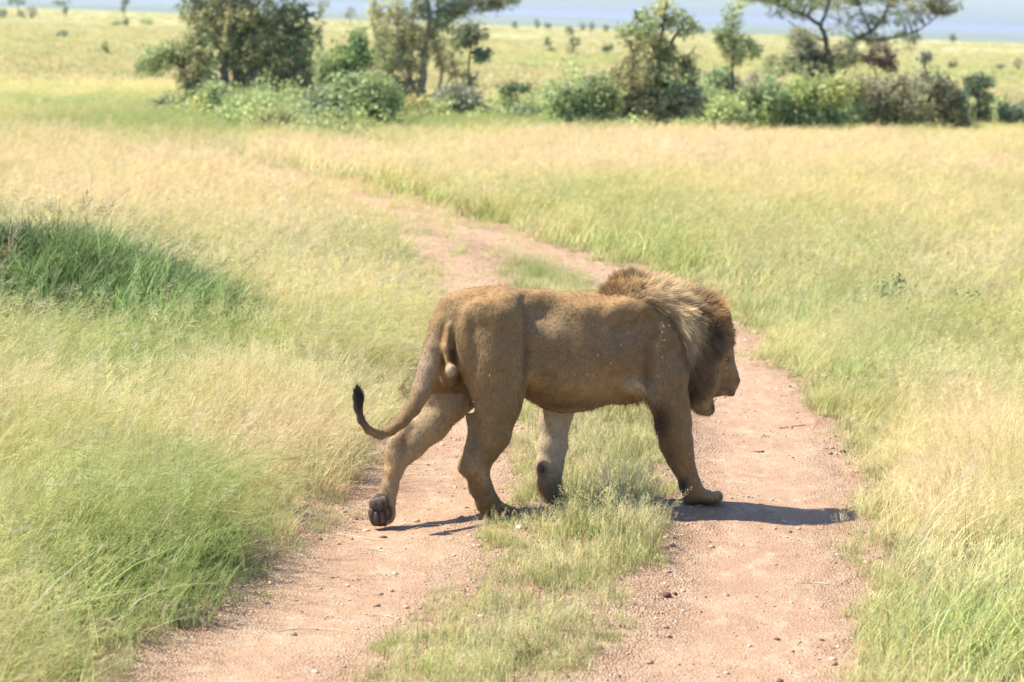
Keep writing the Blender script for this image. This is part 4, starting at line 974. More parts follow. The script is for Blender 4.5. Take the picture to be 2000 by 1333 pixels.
# neck, head
CH([(1275, 622, 0, 66), (1335, 655, 0, 74), (1372, 680, 0, 60)], .05, 1.15)
E(1385, 672, .0, 42, .115, 56, .04)
E(1398, 650, .0, 28, .095, 40, .035)
E(1372, 735, .02, 34, .105, 48, .04)
CH([(1394, 676, -.0, 33), (1403, 706, -.005, 31), (1417, 736, -.01, 25), (1424, 748, -.01, 20)], .025, .9)       # muzzle
E(1415, 758, -.01, 21, .058, 16, .015, rot=-10)                              # upper lip
E(1440, 743, -.01, 6, .026, 8, .008)                                         # nose
E(1428, 768, -.01, 8, .035, 7, .01)
CH([(1360, 768, .01, 28), (1374, 791, -.005, 21), (1382, 799, -.005, 14)], .02, 1.0)      # lower jaw, open
E(1386, 800, -.005, 10, .035, 10, .012)
E(1402, 764, .035, 15, .04, 12, .02); f.chain([(LP(1430, 784, -.01), .014), (LP(1408, 785, -.01), .018), (LP(1398, 780, 0), .005)], .01, .45, 'sub')
E(1422, 702, .045, 8, .02, 8, .01, 'sub'); E(1420, 703, .042, 7, .02, 7, .005)            # eye socket and eyeball
for sgn in (1, -1):                                                          # ears
    E(1404, 626, .135*sgn, 15, .030, 21, .012, rot=-15, rotz=25*sgn); E(1403, 633, .165*sgn, 8, .018, 13, .008, 'sub', rot=-15)
# mane bulk
E(1240, 572, -.02, 52, .10, 24, .05); E(1232, 554, -.06, 36, .05, 16, .04)
E(1310, 600, 0, 58, .155, 40, .05); E(1362, 625, 0, 44, .16, 46, .05); E(1355, 690, 0, 40, .165, 72, .05); E(1365, 745, .01, 32, .12, 42, .04); E(1408, 622, .0, 20, .09, 26, .03)
# tail and under-tail
CH([(878, 598, 0, 22), (862, 635, .03, 22), (850, 680, .06, 22.5), (838, 720, .085, 21), (823, 762, .10, 18), (806, 798, .11, 15), (786, 824, .115, 13), (764, 841, .12, 11), (742, 850, .12, 9), (720, 841, .12, 8), (706, 822, .12, 7), (700, 798, .12, 7.5), (701, 780, .12, 10), (699, 768, .12, 8), (697, 759, .12, 3)], .012)
CH([(880, 640, .10, 10), (872, 680, .13, 9), (877, 708, .15, 8)], .014)
E(881, 723, .165, 12.5, .033, 14, .004); E(866, 722, .09, 12, .03, 13, .006)
CH([(872, 690, .03, 12), (880, 740, .03, 16)], .04)
# creases cut into the coat
CH([(892, 620, .17, 5), (884, 680, .22, 4)], .03, 1, 'sub')
CH([(1022, 600, .20, 4), (1027, 680, .235, 4), (1026, 750, .235, 4)], .045, 1, 'sub')
CH([(1262, 690, .235, 5), (1260, 740, .225, 6), (1270, 770, .20, 5)], .03, 1, 'sub')
CH([(905, 780, .23, 5), (920, 850, .18, 4)], .03, 1, 'sub')
LV_, LF_ = f.mesh()
print('lion verts', len(LV_), 'faces', len(LF_))
# relax
def edges_of(F): return np.vstack([F[:, [0, 1]], F[:, [1, 2]], F[:, [2, 3]], F[:, [3, 0]]])
ED = edges_of(LF_)
deg = np.bincount(ED[:, 0], minlength=len(LV_))+np.bincount(ED[:, 1], minlength=len(LV_))
def lap(A):
    if A.ndim == 1: return (np.bincount(ED[:, 0], A[ED[:, 1]], len(LV_))+np.bincount(ED[:, 1], A[ED[:, 0]], len(LV_)))/deg
    return np.stack([lap(A[:, i]) for i in range(A.shape[1])], 1)
for it in range(4):
    LV_ = LV_+.55*(lap(LV_)-LV_); 
    LV_ = LV_-.50*(lap(LV_)-LV_) if it < 3 else LV_
def vnormals(V, F):
    n = np.cross(V[F[:, 2]]-V[F[:, 0]], V[F[:, 3]]-V[F[:, 1]]); out = np.zeros_like(V)
    for j in range(4):
        for a in range(3): out[:, a] += np.bincount(F[:, j], n[:, a], len(V))
    return out/(np.linalg.norm(out, axis=1)[:, None]+1e-12)
VN = vnormals(LV_, LF_)
if ((LV_-LV_.mean(0))*VN).sum(1).mean() < 0:
    LF_ = LF_[:, ::-1]; VN = -VN
def n3(P, s, seed): return (fbm(P[:, 0]*s+P[:, 1]*s*.7, P[:, 2]*s-P[:, 1]*s*.5, seed, 3)-.5)
# muscle / skin unevenness
_p0x, _p0y, _ = project(L2W(LV_)); _nr = (LV_[:, 1] > 0).astype(float)
def dseg(pts):
    best = np.full(len(LV_), 1e9)
    for (x1, y1), (x2, y2) in zip(pts[:-1], pts[1:]):
        dx, dy = x2-x1, y2-y1; h = np.clip(((_p0x-x1)*dx+(_p0y-y1)*dy)/(dx*dx+dy*dy), 0, 1); best = np.minimum(best, np.hypot(_p0x-x1-h*dx, _p0y-y1-h*dy))
    return best
DISP = np.zeros(len(LV_)); CREASE = np.zeros(len(LV_))
def crease(pts, w, d):
    global DISP, CREASE
    w = w*1.6; d = d*.85; q = np.exp(-(dseg(pts)/w)**2)*_nr; DISP -= q*d; CREASE = np.maximum(CREASE, q*np.clip(d/.010, 0, 1))
def bump(px, py, rx, ry, d, rot=0):
    global DISP
    ca, sa = math.cos(R(rot)), math.sin(R(rot)); X_ = (_p0x-px)*ca+(_p0y-py)*sa; Y_ = -(_p0x-px)*sa+(_p0y-py)*ca
    DISP += 2.2*d*np.exp(-(X_/rx)**2-(Y_/ry)**2)*_nr
crease([(1022, 585), (1029, 640), (1029, 690), (1027, 735), (1022, 756)], 5.5, .013); bump(1008, 690, 12, 60, .010); bump(1005, 750, 14, 30, .010)
crease([(1030, 752), (1050, 738), (1072, 734)], 4, .007); crease([(1030, 735), (1052, 722), (1070, 722)], 4, -.006)
crease([(1276, 650), (1264, 690), (1261, 735), (1270, 768)], 5, .012); bump(1282, 700, 14, 60, .010)
crease([(1236, 740), (1258, 756), (1272, 782), (1282, 796)], 4, -.010); crease([(1228, 750), (1250, 766), (1264, 786)], 4, .008)
crease([(1250, 735), (1225, 765)], 3.5, .004); crease([(1240, 722), (1212, 752)], 3.5, .004); crease([(1225, 712), (1190, 745)], 4, .003); crease([(1290, 770), (1330, 760)], 4, .004)
crease([(903, 735), (915, 780), (926, 830), (929, 866)], 5, .010); crease([(937, 862), (922, 888)], 4, .007); crease([(943, 858), (956, 885), (964, 902)], 4, .007); crease([(930, 865), (920, 900)], 3, -.004)
crease([(890, 615), (884, 650), (883, 700)], 4, .012); crease([(1338, 650), (1346, 720), (1347, 780)], 5, .006)
crease([(1318, 812), (1322, 868), (1334, 915)], 4, .004); bump(1330, 850, 8, 40, .004); crease([(925, 930), (945, 975)], 4, .004)
bump(1064, 612, 34, 26, -.020, 12); bump(1150, 606, 52, 20, .012); bump(1222, 640, 26, 30, -.014); bump(1262, 600, 22, 22, .012); bump(985, 618, 34, 28, .012); bump(930, 640, 26, 22, -.006)
bump(1050, 700, 26, 40, -.008); bump(1120, 750, 60, 30, .006); bump(960, 700, 22, 60, .006); bump(925, 690, 12, 70, -.006)
bump(1295, 640, 14, 40, .008, -10); bump(1320, 640, 10, 50, -.006, -10)
crease([(1392, 957), (1397, 972), (1398, 986)], 1.6, .010); crease([(1403, 962), (1407, 974), (1407, 986)], 1.6, .008); crease([(990, 996), (994, 1008)], 1.8, .008); crease([(1001, 997), (1004, 1008)], 1.8, .007)
DISP = lap(DISP); LV_ = LV_+VN*DISP[:, None]; VN = vnormals(LV_, LF_)
rib = n3(LV_*np.array([1, 1, .45]), 7, 301)*.013 + n3(LV_, 19, 311)*.004
LV_ = LV_+VN*rib[:, None]; VN = vnormals(LV_, LF_)
WP = L2W(LV_); vx, vy, _ = project(WP)
# mirrored pixel position, so that marks are the same on both flanks (projected through the mid plane)
MP = L2W(LV_*np.array([1, 0, 1])); mx_, my_, _ = project(MP)
near_side = LV_[:, 1] > 0
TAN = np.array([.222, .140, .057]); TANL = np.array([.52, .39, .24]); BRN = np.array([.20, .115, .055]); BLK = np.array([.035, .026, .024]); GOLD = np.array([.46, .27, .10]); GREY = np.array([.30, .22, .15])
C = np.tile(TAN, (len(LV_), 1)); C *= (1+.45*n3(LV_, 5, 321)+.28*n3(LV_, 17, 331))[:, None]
def spot(px, py, rx, ry, cl, a=1.0, x=vx, y=vy, pw=2, sel=None):
    global C
    e = a*np.exp(-(np.abs((x-px)/rx)**pw+np.abs((y-py)/ry)**pw))
    if sel is not None: e = e*sel
    C = C*(1-e[:, None])+np.array(cl)*e[:, None]
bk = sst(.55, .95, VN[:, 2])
C = C*(1-.75*bk[:, None])+np.array([.37, .21, .08])*.75*bk[:, None]                                 # golden back; upward-facing coat also painted brighter, as if sunlit
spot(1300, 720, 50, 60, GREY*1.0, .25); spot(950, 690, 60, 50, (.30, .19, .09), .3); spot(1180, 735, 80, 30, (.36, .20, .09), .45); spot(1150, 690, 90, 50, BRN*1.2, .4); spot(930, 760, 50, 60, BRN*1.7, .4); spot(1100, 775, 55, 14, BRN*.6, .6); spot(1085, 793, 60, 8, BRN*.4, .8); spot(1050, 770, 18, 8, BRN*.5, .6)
spot(1045, 745, 25, 18, GOLD*1.1, .5); spot(1160, 765, 80, 22, GOLD, .4); spot(1250, 755, 30, 16, TANL, .5); spot(1060, 640, 60, 40, GREY, .3)  # flank and elbow folds painted gold and pale tan, as lit ridges
spot(1200, 620, 40, 30, BRN*1.4, .35); spot(1215, 660, 60, 40, GREY*.8, .35)
farf = (LV_[:, 1] < -.04) & (vx > 1040) & (vx < 1125) & (vy > 795)
spot(1080, 860, 60, 80, (.52, .42, .29), .8, sel=farf.astype(float), pw=4); spot(1060, 925, 14, 22, BRN, .7, sel=farf.astype(float)); spot(1056, 916, 9, 12, BLK*2, .9, sel=farf.astype(float))  # sunlit paleness of the far foreleg put into its coat colour
nf_ = (vx > 1270) & (vx < 1420) & (LV_[:, 1] > .04)
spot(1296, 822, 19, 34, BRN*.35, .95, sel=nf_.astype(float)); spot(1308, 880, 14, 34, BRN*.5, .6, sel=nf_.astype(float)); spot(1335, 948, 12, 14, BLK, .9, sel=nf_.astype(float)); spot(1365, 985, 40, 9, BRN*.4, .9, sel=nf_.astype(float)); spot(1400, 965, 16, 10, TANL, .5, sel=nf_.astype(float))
nh_ = (vx > 885) & (vx < 1020) & (vy > 780) & (LV_[:, 1] > 0)
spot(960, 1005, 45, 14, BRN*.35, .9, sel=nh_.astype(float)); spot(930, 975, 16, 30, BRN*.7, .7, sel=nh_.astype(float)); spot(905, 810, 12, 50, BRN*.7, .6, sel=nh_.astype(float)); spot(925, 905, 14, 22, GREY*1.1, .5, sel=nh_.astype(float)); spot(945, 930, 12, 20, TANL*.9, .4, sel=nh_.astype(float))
fh_ = (vx < 915) & (vy > 770) & (LV_[:, 1] < .045)
fh_f = fh_.astype(float)
C = C*(1-.5*fh_f[:, None])+TANL*.95*.5*fh_f[:, None]
spot(790, 862, 14, 22, BRN*.9, .75, sel=fh_f); spot(740, 940, 14, 26, BRN, .6, sel=fh_f); spot(760, 905, 12, 26, GOLD, .4, sel=fh_f)
rear = sst(-.1, .35, -VN[:, 0])
pad = (((vx-740)/20)**2+((vy-980)/17)**2 < 1)
for (x, y, a, b_) in [(725, 1005, 11, 17), (734, 1014, 11, 18), (745, 1013, 11, 20), (756, 1002, 11, 18)]: pad |= (((vx-x)/a)**2+((vy-y)/b_)**2 < 1)
pad = pad & fh_ & (VN@np.array([-.5, .75, -.35]) > .05)
padf = lap(pad.astype(float)); C = C*(1-padf[:, None])+np.array([.07, .048, .036])*padf[:, None]
tl_ = ((LV_[:, 1] > .075) & (vx < 860) & (vy < 870)).astype(float)
spot(698, 778, 30, 34, BLK, 1.0, sel=tl_, pw=4); spot(705, 822, 14, 22, BLK*2, .8, sel=tl_)
spot(760, 845, 50, 18, BRN*1.2, .5, sel=tl_); spot(830, 720, 30, 70, GREY*1.35, .55, sel=tl_)
spot(882, 724, 14, 15, TANL*1.0, .95, pw=4); spot(868, 690, 10, 50, GOLD*.9, .5); spot(888, 690, 6, 60, BRN*.5, .7)
spot(875, 755, 20, 16, BRN*.8, .5)
# coat colour darkened along the creases
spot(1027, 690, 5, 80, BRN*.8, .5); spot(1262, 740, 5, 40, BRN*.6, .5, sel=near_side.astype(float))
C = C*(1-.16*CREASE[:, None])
# head and mane undercoat
mane_poly = [(1175, 575), (1196, 545), (1240, 528), (1290, 548), (1345, 566), (1400, 585), (1434, 645), (1434, 668), (1414, 686), (1398, 730), (1384, 765), (1350, 800), (1340, 770), (1337, 700), (1325, 650), (1300, 612), (1262, 590), (1215, 578)]
def inpoly(x, y, poly):
    c = np.zeros(len(x), bool); n = len(poly)
    for i in range(n):
        x1, y1 = poly[i]; x2, y2 = poly[(i+1) % n]
        m = ((y1 > y) != (y2 > y)) & (x < (x2-x1)*(y-y1)/(y2-y1+1e-9)+x1); c ^= m
    return c
body_side = ~((vx > 1270) & (vy > 700) & (LV_[:, 1] > .10) & (vx < 1349))
maneM = inpoly(vx, vy, mane_poly) & body_side & (LV_[:, 0] > LP(1160, 600, 0)[0])
maneF = maneM.astype(float)
for _ in range(5): maneF = lap(maneF)
C = C*(1-.8*maneF[:, None]**2)+BRN*1.1*.8*maneF[:, None]**2
snout = sst(1400, 1412, vx)*(vy > 690)
C = C*(1-.6*snout[:, None])+np.array([.26, .16, .085])*.6*snout[:, None]
spot(1442, 744, 6, 9, (.09, .05, .04), .9); spot(1429, 770, 9, 9, BRN*.4, .8); spot(1420, 762, 10, 5, BRN*.5, .5); spot(1421, 703, 6, 6, BLK, .95)
spot(1401, 634, 11, 13, BLK*1.2, .95, sel=near_side.astype(float)); spot(1392, 797, 4, 10, BLK, .95); spot(1372, 795, 14, 14, TANL*.85, .6); spot(1366, 793, 5, 9, BRN, .6); spot(1405, 775, 16, 4, BLK*1.5, .85)
C = np.clip(C, .01, .9)
# shading relief in the coat
mb = bpy.data.materials.new('lion_coat'); mb.use_nodes = True; nt = mb.node_tree; b = nt.nodes['Principled BSDF']
a = N(nt, 'ShaderNodeAttribute', attribute_name='bcol')
tc = N(nt, 'ShaderNodeTexCoord')
mp_ = N(nt, 'ShaderNodeMapping'); mp_.inputs['Scale'].default_value = (1, 1, .45); mp_.inputs['Rotation'].default_value = (0, R(20), 0); L(nt, tc.outputs['Object'], mp_.inputs[0])
nf_ = noise(nt, 170, 3, .7, mp_.outputs[0]); nb_ = noise(nt, 26, 4, .6, tc.outputs['Object'])
grain = mixc(nt, ramp(nt, nf_, .3, .7), (.70, .70, .70), (1.28, 1.26, 1.24)); patch = mixc(nt, ramp(nt, nb_, .3, .7), (.86, .85, .82), (1.12, 1.12, 1.12))
c = mixc(nt, 1.0, a.outputs['Color'], grain, 'MULTIPLY'); c = mixc(nt, 1.0, c, patch, 'MULTIPLY')
L(nt, c, b.inputs['Base Color']); b.inputs['Roughness'].default_value = .72; b.inputs['Specular IOR Level'].default_value = .25
b.inputs['Sheen Weight'].default_value = .25; b.inputs['Sheen Roughness'].default_value = .4; b.inputs['Sheen Tint'].default_value = (1, .85, .65, 1)
bp = N(nt, 'ShaderNodeBump', i_Strength=.55, i_Distance=.004); L(nt, nf_, bp.inputs['Height']); L(nt, bp.outputs[0], b.inputs['Normal'])
lion_org = L2W(np.array([[.5, 0, 0]]))[0]
lion = empty('lion', lion_org); tag(lion, 'male lion with a tawny mane walking across the dirt track, head low, mouth open', 'lion')
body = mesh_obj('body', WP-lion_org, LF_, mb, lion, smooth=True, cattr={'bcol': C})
mpad = simple('paw_pad_skin', (.085, .062, .050), .65, .35, .25, 90, .4, .003)
def pad_mesh(blobs, nm):
    Vs, Fs, nv = [], [], 0
    for (px, py, a_, b_, rt_) in blobs:
        vis = np.where((np.hypot(vx-px, vy-py) < 4) & (VN@np.array([-.3, 1, 0]) > .1))[0]
        tt = LV_[vis, 1].max() if len(vis) else 0
        u = np.linspace(0, 2*math.pi, 15)[:-1]; v_ = np.linspace(0, math.pi, 9)
        cen = L2W(LP(px, py, tt)); Q = []
        vd = CPOS-cen; vd /= np.linalg.norm(vd); nrm = vd*.8+np.array([-.45, 0, -.15]); nrm /= np.linalg.norm(nrm); ex = np.cross(np.array([0, 0, 1.]), nrm); ex /= np.linalg.norm(ex); ez = np.cross(nrm, ex)
        ex, ez = ex*math.cos(.2)+ez*math.sin(.2), ez*math.cos(.2)-ex*math.sin(.2)
        for a in v_:
            for b in u: Q.append(cen+ex*a_*PX*math.sin(a)*math.cos(b)*(1+.12*math.cos(a))+ez*b_*PX*math.cos(a)+nrm*rt_*(math.sin(a)*math.sin(b)+.1))
        Q = np.array(Q); nu = len(u); Fq = [(i*nu+j, i*nu+(j+1) % nu, (i+1)*nu+(j+1) % nu, (i+1)*nu+j) for i in range(len(v_)-1) for j in range(nu)]
        Vs.append(Q); Fs.append(np.array(Fq)+nv); nv += len(Q)
    mesh_obj(nm, np.vstack(Vs)-lion_org, np.vstack(Fs), mpad, body, smooth=True)
for bl in [(725, 1004, 6.5, 11, .010), (734, 1012, 6.5, 12.5, .012), (745.5, 1011, 7, 13.5, .012), (755, 1000, 6.5, 12, .010)]: pad_mesh([bl], 'toe_pad')
pad_mesh([(738, 985, 13, 13.5, .012), (729, 986, 9, 11, .010), (749, 981, 10, 12, .012)], 'heel_pad')
pad_mesh([(1057, 917, 6, 9, .010)], 'wrist_pad')
# ---- hair as thin tapering ribbons
mh_ = bpy.data.materials.new('lion_hair'); mh_.use_nodes = True; nt = mh_.node_tree; b = nt.nodes['Principled BSDF']
a = N(nt, 'ShaderNodeAttribute', attribute_name='bcol'); L(nt, a.outputs['Color'], b.inputs['Base Color'])
b.inputs['Roughness'].default_value = .6; b.inputs['Specular IOR Level'].default_value = .3
tr_ = nt.nodes.new('ShaderNodeBsdfTranslucent'); L(nt, a.outputs['Color'], tr_.inputs[0]); mx = nt.nodes.new('ShaderNodeMixShader'); mx.inputs[0].default_value = .22
L(nt, b.outputs[0], mx.inputs[1]); L(nt, tr_.outputs[0], mx.inputs[2]); L(nt, mx.outputs[0], nt.nodes['Material Output'].inputs[0])
UPZ = np.array([0, 0, 1.0])
def hair(name, idx, dirs, length, width, cols, segs=3, lift=.35, droop=.5, jit=.25, wob=.0, clumps=0, pull=.6):
    """idx root vertices, dirs local picture-plane directions (s,t,z) per root"""
    n = len(idx); root = LV_[idx]+rng.normal(0, .0025, (n, 3))*(1 if segs > 1 else .6); nn = VN[idx]
    root = root-nn*(.003 if segs > 1 else .0012)
    d = dirs-nn*(dirs*nn).sum(1)[:, None]*.85; d = d+rng.normal(0, jit, (n, 3)); d /= np.linalg.norm(d, axis=1)[:, None]+1e-9
    d0 = d+nn*lift; d0 /= np.linalg.norm(d0, axis=1)[:, None]
    P = [root]; cur = d0; st_ = (length/segs)[:, None]
    for k in range(segs):
        P.append(P[-1]+cur*st_); cur = cur*(1-droop/segs)+dirs*(droop/segs)*1.0+np.array([0, 0, -.25*droop/segs])+rng.normal(0, wob+1e-6, (n, 3)); cur /= np.linalg.norm(cur, axis=1)[:, None]+1e-9
    P = np.stack(P, 1)                                    # n, segs+1, 3
    if clumps:
        sdx = rng.choice(n, clumps, replace=False); own = np.empty(n, int)
        for a0 in range(0, n, 3000):
            own[a0:a0+3000] = (((root[a0:a0+3000, None]-root[sdx][None])**2).sum(2)+.15*((nn[a0:a0+3000, None]-nn[sdx][None])**2).sum(2)*.02).argmin(1)
        cp = P[sdx][own]; sw = rng.normal(0, .18, (clumps, 3))[own]*length[:, None]
        for k in range(1, segs+1):
            t_ = (k/segs)**1.3; P[:, k] += (cp[:, k]-P[:, k])*pull*t_*rng.uniform(.5, 1.1, (n, 1)) + sw*t_
        cols = cols*rng.uniform(.72, 1.3, (clumps, 1))[own]
    sd_ = np.cross(d0, nn)+rng.normal(0, .5, (n, 3)); sd_ /= np.linalg.norm(sd_, axis=1)[:, None]+1e-9
    tt = np.linspace(0, 1, segs+1); ww = (width[:, None]*(1-tt**1.5*.85)[None, :])[..., None]*.5
    V = np.stack([P-sd_[:, None]*ww, P+sd_[:, None]*ww], 2).reshape(-1, 3)
    b0 = (np.arange(n)*(segs+1)*2)[:, None]+(np.arange(segs)*2)[None, :]
    F = np.stack([b0, b0+1, b0+3, b0+2], -1).reshape(-1, 4)
    cc = cols[:, None, :]*(.80+.35*tt)[None, :, None]; cc = np.repeat(cc[:, :, None, :], 2, 2).reshape(-1, 3)
    return L2W(V)-lion_org, F, np.clip(cc, .005, .95)
def field(x, y, ctl, p=3.0):
    c = np.array([[k[0], k[1]] for k in ctl], float); v = np.array([k[2:] for k in ctl], float)
    w = 1/(((x[:, None]-c[None, :, 0])**2+(y[:, None]-c[None, :, 1])**2+60)**(p/2)); w /= w.sum(1)[:, None]; return w@v
# area weighting
fa = np.linalg.norm(np.cross(LV_[LF_[:, 2]]-LV_[LF_[:, 0]], LV_[LF_[:, 3]]-LV_[LF_[:, 1]]), axis=1)
va = np.bincount(LF_[:, 0], fa, len(LV_)); va = va+np.bincount(LF_[:, 2], fa, len(LV_))
def pick_roots(w, n): w = w*va; return rng.choice(len(LV_), n, p=w/w.sum())
# short coat, drawn as fine clumps of fur lying backward and down
ctl = [(1300, 620, -.6, .2, -.6), (1200, 600, -1, 0, -.15), (1100, 650, -1, 0, -.35), (950, 600, -1, 0, -.2), (880, 640, -.4, 0, -1), (950, 750, -.35, 0, -1), (1150, 780, -1, 0, -.3), (940, 900, -.2, 0, -1), (1310, 800, -.3, 0, -1), (1350, 950, .4, 0, -1),
       (1420, 730, -.5, 0, .6), (820, 830, -.4, 0, -1), (760, 940, -.1, 0, -1), (835, 720, -.2, 0, -1), (760, 845, -1, 0, 0), (703, 810, -.1, 0, 1), (1080, 870, 0, 0, -1)]
notpad = 1-np.clip(padf, 0, 1)
ids = pick_roots(notpad*(1-.9*maneF)+1e-9, 120000); dd = field(vx[ids], vy[ids], ctl); dd[:, 1] += rng.normal(0, .1, len(ids)); dd /= np.linalg.norm(dd, axis=1)[:, None]
cc = C[ids]*rng.uniform(.88, 1.28, (len(ids), 1))*(1+.3*n3(LV_[ids]*np.array([.5, 1, 1]), 30, 337))[:, None]
V1, F1, C1 = hair('c', ids, dd, rng.uniform(.010, .019, len(ids)), rng.uniform(.0013, .0024, len(ids)), cc, 1, .13, .15, .16)
o = mesh_obj('fur', V1, F1, mh_, body, cattr={'bcol': C1}); o['kind'] = 'stuff'
# mane
mctl = [(1175, 570, -.8, .1), (1200, 556, -.35, .7), (1225, 540, -.1, 1), (1245, 532, .1, 1), (1262, 545, .5, .8), (1225, 575, .35, .7), (1265, 580, .9, .2), (1300, 560, .9, .45), (1295, 595, 1, -.25), (1330, 575, .9, .4), (1320, 610, .9, -.6), (1345, 640, .55, -1),
        (1355, 670, .25, -1), (1350, 720, .15, -1), (1350, 770, .1, -1), (1375, 600, .7, .55), (1400, 592, .8, .6), (1420, 620, 1, .35), (1432, 650, 1, .05), (1428, 672, .8, -.5), (1395, 640, .3, -.8), (1380, 690, .15, -1), (1400, 710, .15, -1), (1375, 750, .1, -1), (1370, 790, .1, -1)]
w = maneF.copy(); w[w < .05] = 0; earz = np.exp(-((vx-1401)/9)**2-((vy-634)/11)**2)*(LV_[:, 1] > 0); w = w*(1-.93*np.clip(earz*1.3, 0, 1))
ids = pick_roots(w**.7+1e-12, 46000); x_, y_ = vx[ids], vy[ids]
d2 = field(x_, y_, mctl); ly = LV_[ids, 1]
dd = np.c_[d2[:, 0], np.sign(ly)*.25*np.clip(np.abs(ly)/.15, 0, 1), d2[:, 1]]; dd /= np.linalg.norm(dd, axis=1)[:, None]
# colour: blond sweep, golden crest, dark cheeks and ear surround
BLOND = np.array([.60, .44, .24]); MG = np.array([.42, .26, .11]); MD = np.array([.20, .125, .06]); MK = np.array([.06, .04, .028])
cm = np.tile(MD*1.15, (len(ids), 1))
def hs_(px, py, rx, ry, cl, a, rot=0):
    global cm
    ca, sa = math.cos(R(rot)), math.sin(R(rot)); X_ = (x_-px)*ca+(y_-py)*sa; Y_ = -(x_-px)*sa+(y_-py)*ca
    e = np.clip(a*np.exp(-(X_/rx)**2-(Y_/ry)**2)*1.25, 0, 1)[:, None]; cm = cm*(1-e)+np.array(cl)*e
hs_(1215, 560, 50, 30, MG*.85, .95); hs_(1235, 572, 35, 9, MD*.8, .6); hs_(1300, 575, 50, 25, BLOND, .9, 20); hs_(1335, 620, 40, 22, BLOND, .95, 55); hs_(1350, 665, 32, 15, BLOND, .8, 80); hs_(1372, 590, 16, 14, MG, .6); hs_(1400, 605, 24, 18, GOLD*1.15, .85); hs_(1425, 650, 16, 26, MG, .8)
hs_(1398, 645, 15, 20, MK, .95); hs_(1378, 660, 14, 40, MD*.75, .7); hs_(1350, 745, 18, 40, MK*1.8, .7); hs_(1390, 720, 25, 40, MD*1.2, .4); hs_(1375, 790, 22, 14, MG*1.1, .6)
cm = cm*rng.uniform(.65, 1.4, (len(ids), 1))*(1+.5*n3(LV_[ids], 14, 401))[:, None]
ln_ = .068+.036*rng.uniform(-1, 1, len(ids)); ln_ = np.where(x_ > 1405, .027*rng.uniform(.5, 1.4, len(ids)), ln_); ln_ = ln_*(1-.65*np.exp(-((x_-1388)/20)**2-((y_-630)/24)**2)); ln_ = np.where(y_ > 750, .045, ln_); ln_ = np.where((x_ < 1262), .052*rng.uniform(.6, 1.2, len(ids)), ln_)
ln_ = np.where((x_ > 1395) & (y_ > 690), .03, ln_)
ln_ = ln_*(.3+.7*sst(.05, .9, maneF[ids])); cm = cm*1.15; mE = (1-sst(.1, .75, maneF[ids]))[:, None]*.8*(x_ < 1330)[:, None]; cm = cm*(1-mE)+C[ids]*1.1*mE
V1, F1, C1 = hair('m', ids, dd, ln_, rng.uniform(.0014, .0031, len(ids)), cm, 4, .34, .7, .30, .09, 1700, .45)
o = mesh_obj('mane', V1, F1, mh_, body, cattr={'bcol': C1}); o['kind'] = 'stuff'
# fringes: belly, elbow, chin, tail tuft, paws
Vf, Ff, Cf, nv = [], [], [], 0
def fringe(selw, n, d, ln, wd, cl, lift=.3, jit=.25, segs=3):
    global nv
    ids = pick_roots(selw+1e-13, n); dd = np.tile(np.array(d, float), (n, 1)); dd /= np.linalg.norm(dd, axis=1)[:, None]
    V1, F1, C1 = hair('x', ids, dd, rng.uniform(.5, 1.2, n)*ln, rng.uniform(.6, 1.2, n)*wd, np.array(cl)*rng.uniform(.6, 1.4, (n, 1)), segs, lift, .4, jit)
    Vf.append(V1); Ff.append(F1+nv); Cf.append(C1); nv += len(V1)
def g2(px, py, rx, ry): return np.exp(-((vx-px)/rx)**2-((vy-py)/ry)**2)*(np.abs(vx-px) < 2.2*rx)*(np.abs(vy-py) < 2.2*ry)
under = sst(.1, .7, -VN[:, 2])
fringe(g2(1255, 785, 26, 14)*under, 420, (.25, 0, -1), .055, .003, GOLD*.9); fringe(g2(1200, 797, 45, 8)*under, 130, (.1, 0, -1), .035, .003, BRN)
fringe(g2(1288, 822, 10, 26), 520, (-.55, .1, -1), .035, .003, BRN*.4); fringe(g2(1375, 802, 14, 8), 260, (.1, 0, -1), .022, .0025, TANL*.8)
fringe(g2(698, 778, 12, 26)*tl_, 900, (-.02, 0, 1), .035, .0028, BLK, .2, .12); fringe(g2(750, 962, 14, 8)*fh_f, 200, (-.2, 0, -1), .022, .0025, BRN)
fringe(g2(1335, 965, 10, 8), 120, (-.3, 0, -1), .02, .0025, BRN); fringe(g2(960, 1008, 20, 6)*under, 160, (-.1, 0, -1), .015, .0025, BRN*.5)
fringe(g2(1402, 618, 12, 14)*(LV_[:, 1] > .03), 300, (.5, .3, .8), .03, .003, GOLD*1.2, .6, .35)
o = mesh_obj('fringe', np.vstack(Vf), np.vstack(Ff), mh_, body, cattr={'bcol': np.vstack(Cf)}); o['kind'] = 'stuff'
# tooth and whiskers
mt_ = simple('ivory', (.75, .68, .50), .35, .5, .08, 80)
V, F = tube(np.array([L2W(LP(1400, 777, .012)), L2W(LP(1396, 783, .012)), L2W(LP(1388, 790, .008))])-lion_org, np.array([.0015, .0045, .007]), 8); mesh_obj('tooth', V, F, mt_, body, smooth=True)
V, F = tube(np.array([L2W(LP(1419, 770, .02)), L2W(LP(1417, 776, .02)), L2W(LP(1415, 779, .02))])-lion_org, np.array([.006, .0045, .001]), 8); mesh_obj('tooth', V, F, mt_, body, smooth=True)
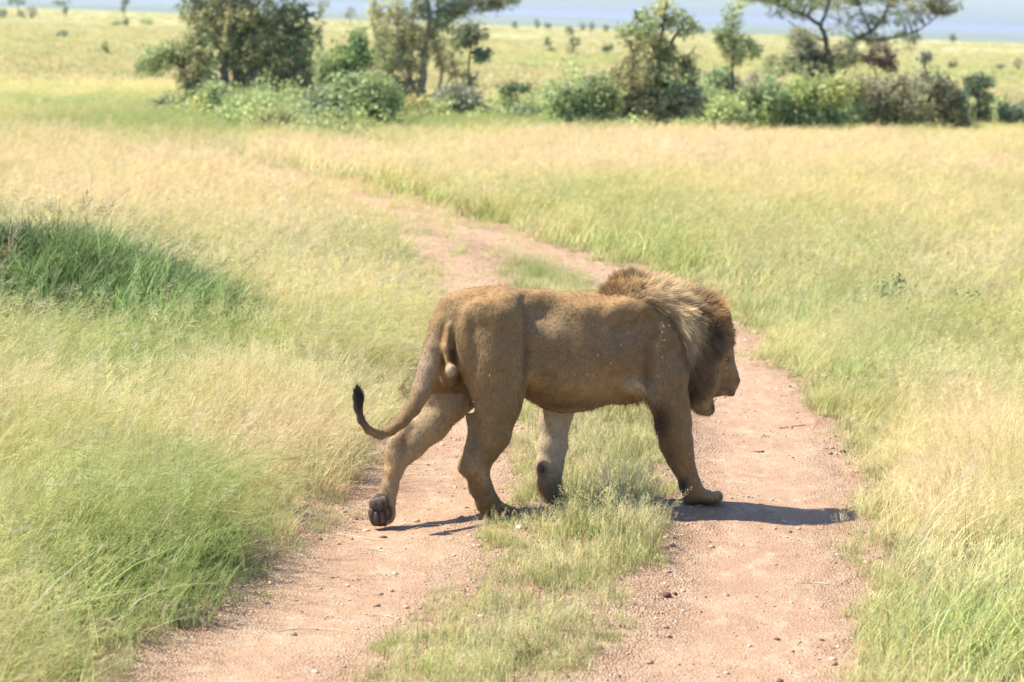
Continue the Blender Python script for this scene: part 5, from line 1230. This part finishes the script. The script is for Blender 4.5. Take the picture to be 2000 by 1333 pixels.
# flies sitting on the coat
mfly = simple('fly_wings', (.50, .48, .43), .5, .6, .1, 100)
flies = [(1224, 645), (1213, 671), (1170, 690), (1195, 712), (1150, 732), (1291, 646), (1297, 634), (1308, 634), (1293, 668), (1295, 701), (1282, 735), (1371, 731), (1359, 748), (1422, 702), (1422, 719), (952, 733), (925, 786)]
ds = None
WH = ['on the upper ribs nearest the withers', 'just below the withers fly', 'on the mid ribs, leftmost but one', 'on the lower ribs, rightmost of them', 'low on the belly side, leftmost of the rib flies', 'upper left of the three clustered on the shoulder',
      'middle of shoulder cluster', 'rightmost of the three clustered by the mane', 'alone just under the shoulder cluster', 'halfway down the upper arm', 'lowest one above the elbow', 'in the dark cheek hair, upper one', 'in the dark cheek hair, lower one',
      'beside the eye', 'on the snout below the eye', 'on the near thigh', 'at the rear edge of the near thigh']
for k, (px, py) in enumerate(flies):
    vis = np.where((np.hypot(vx-px, vy-py) < 5) & (VN@np.array([-math.sin(TH)*-0+0, 1, 0]) > .1))[0]
    if not len(vis): continue
    j = vis[np.argmax(LV_[vis, 1])]; q = WP[j]+(VN[j, 1]*NV+VN[j, 0]*FV+VN[j, 2]*UPZ)*.010
    if ds is None:
        Vb, Fb = pebble(.0028, 1, .6, 1); Vw = np.array([[0, 0, .002], [-.007, .003, .003], [-.009, 0, .003], [0, 0, .002], [-.007, -.003, .003], [-.009, -.0, .003]]); ds = mesh_obj('fly', np.vstack([Vb, Vw]), [Fb, np.array([[0, 1, 2], [3, 5, 4]])+len(Vb)], mfly); o = ds
    else: o = ds.copy(); col.objects.link(o)
    o.location = q; o.rotation_euler = (R(90), rng.uniform(-3, 3), 0)
    tag(o, 'tiny pale-winged fly on the lion, '+WH[k], 'fly', 'flies sitting on the lion'); continue
    where = 'head or neck' if px > 1350 else ('shoulder' if px > 1260 else ('ribs' if px > 1100 else 'hind leg'))
    tag(o, 'tiny pale-winged fly sitting on the lion\'s %s' % where, 'fly', 'flies on the lion\'s ' + where)

# ------------------------------------------------------------------ haze
def box(name, lo, hi):
    x0, y0, z0 = lo; x1, y1, z1 = hi
    V = np.array([(x0, y0, z0), (x1, y0, z0), (x1, y1, z0), (x0, y1, z0), (x0, y0, z1), (x1, y0, z1), (x1, y1, z1), (x0, y1, z1)])
    return mesh_obj(name, V, np.array([(0, 3, 2, 1), (4, 5, 6, 7), (0, 1, 5, 4), (1, 2, 6, 5), (2, 3, 7, 6), (3, 0, 4, 7)]))
zmin = float(Z.min())
hz = box('haze', (-24600, -400, zmin-1.2), (24600, 26800, 11.5))
mhz = bpy.data.materials.new('haze_air'); mhz.use_nodes = True; nt = mhz.node_tree; nt.nodes.clear()
out = nt.nodes.new('ShaderNodeOutputMaterial'); pv = nt.nodes.new('ShaderNodeVolumePrincipled')
pv.inputs['Density'].default_value = 1.3e-4; pv.inputs['Color'].default_value = (.68, .75, .86, 1); pv.inputs['Anisotropy'].default_value = .2
nt.links.new(pv.outputs[0], out.inputs['Volume']); hz.data.materials.append(mhz); tag(hz, kind='stuff', label='pale air haze lying over the whole plain')
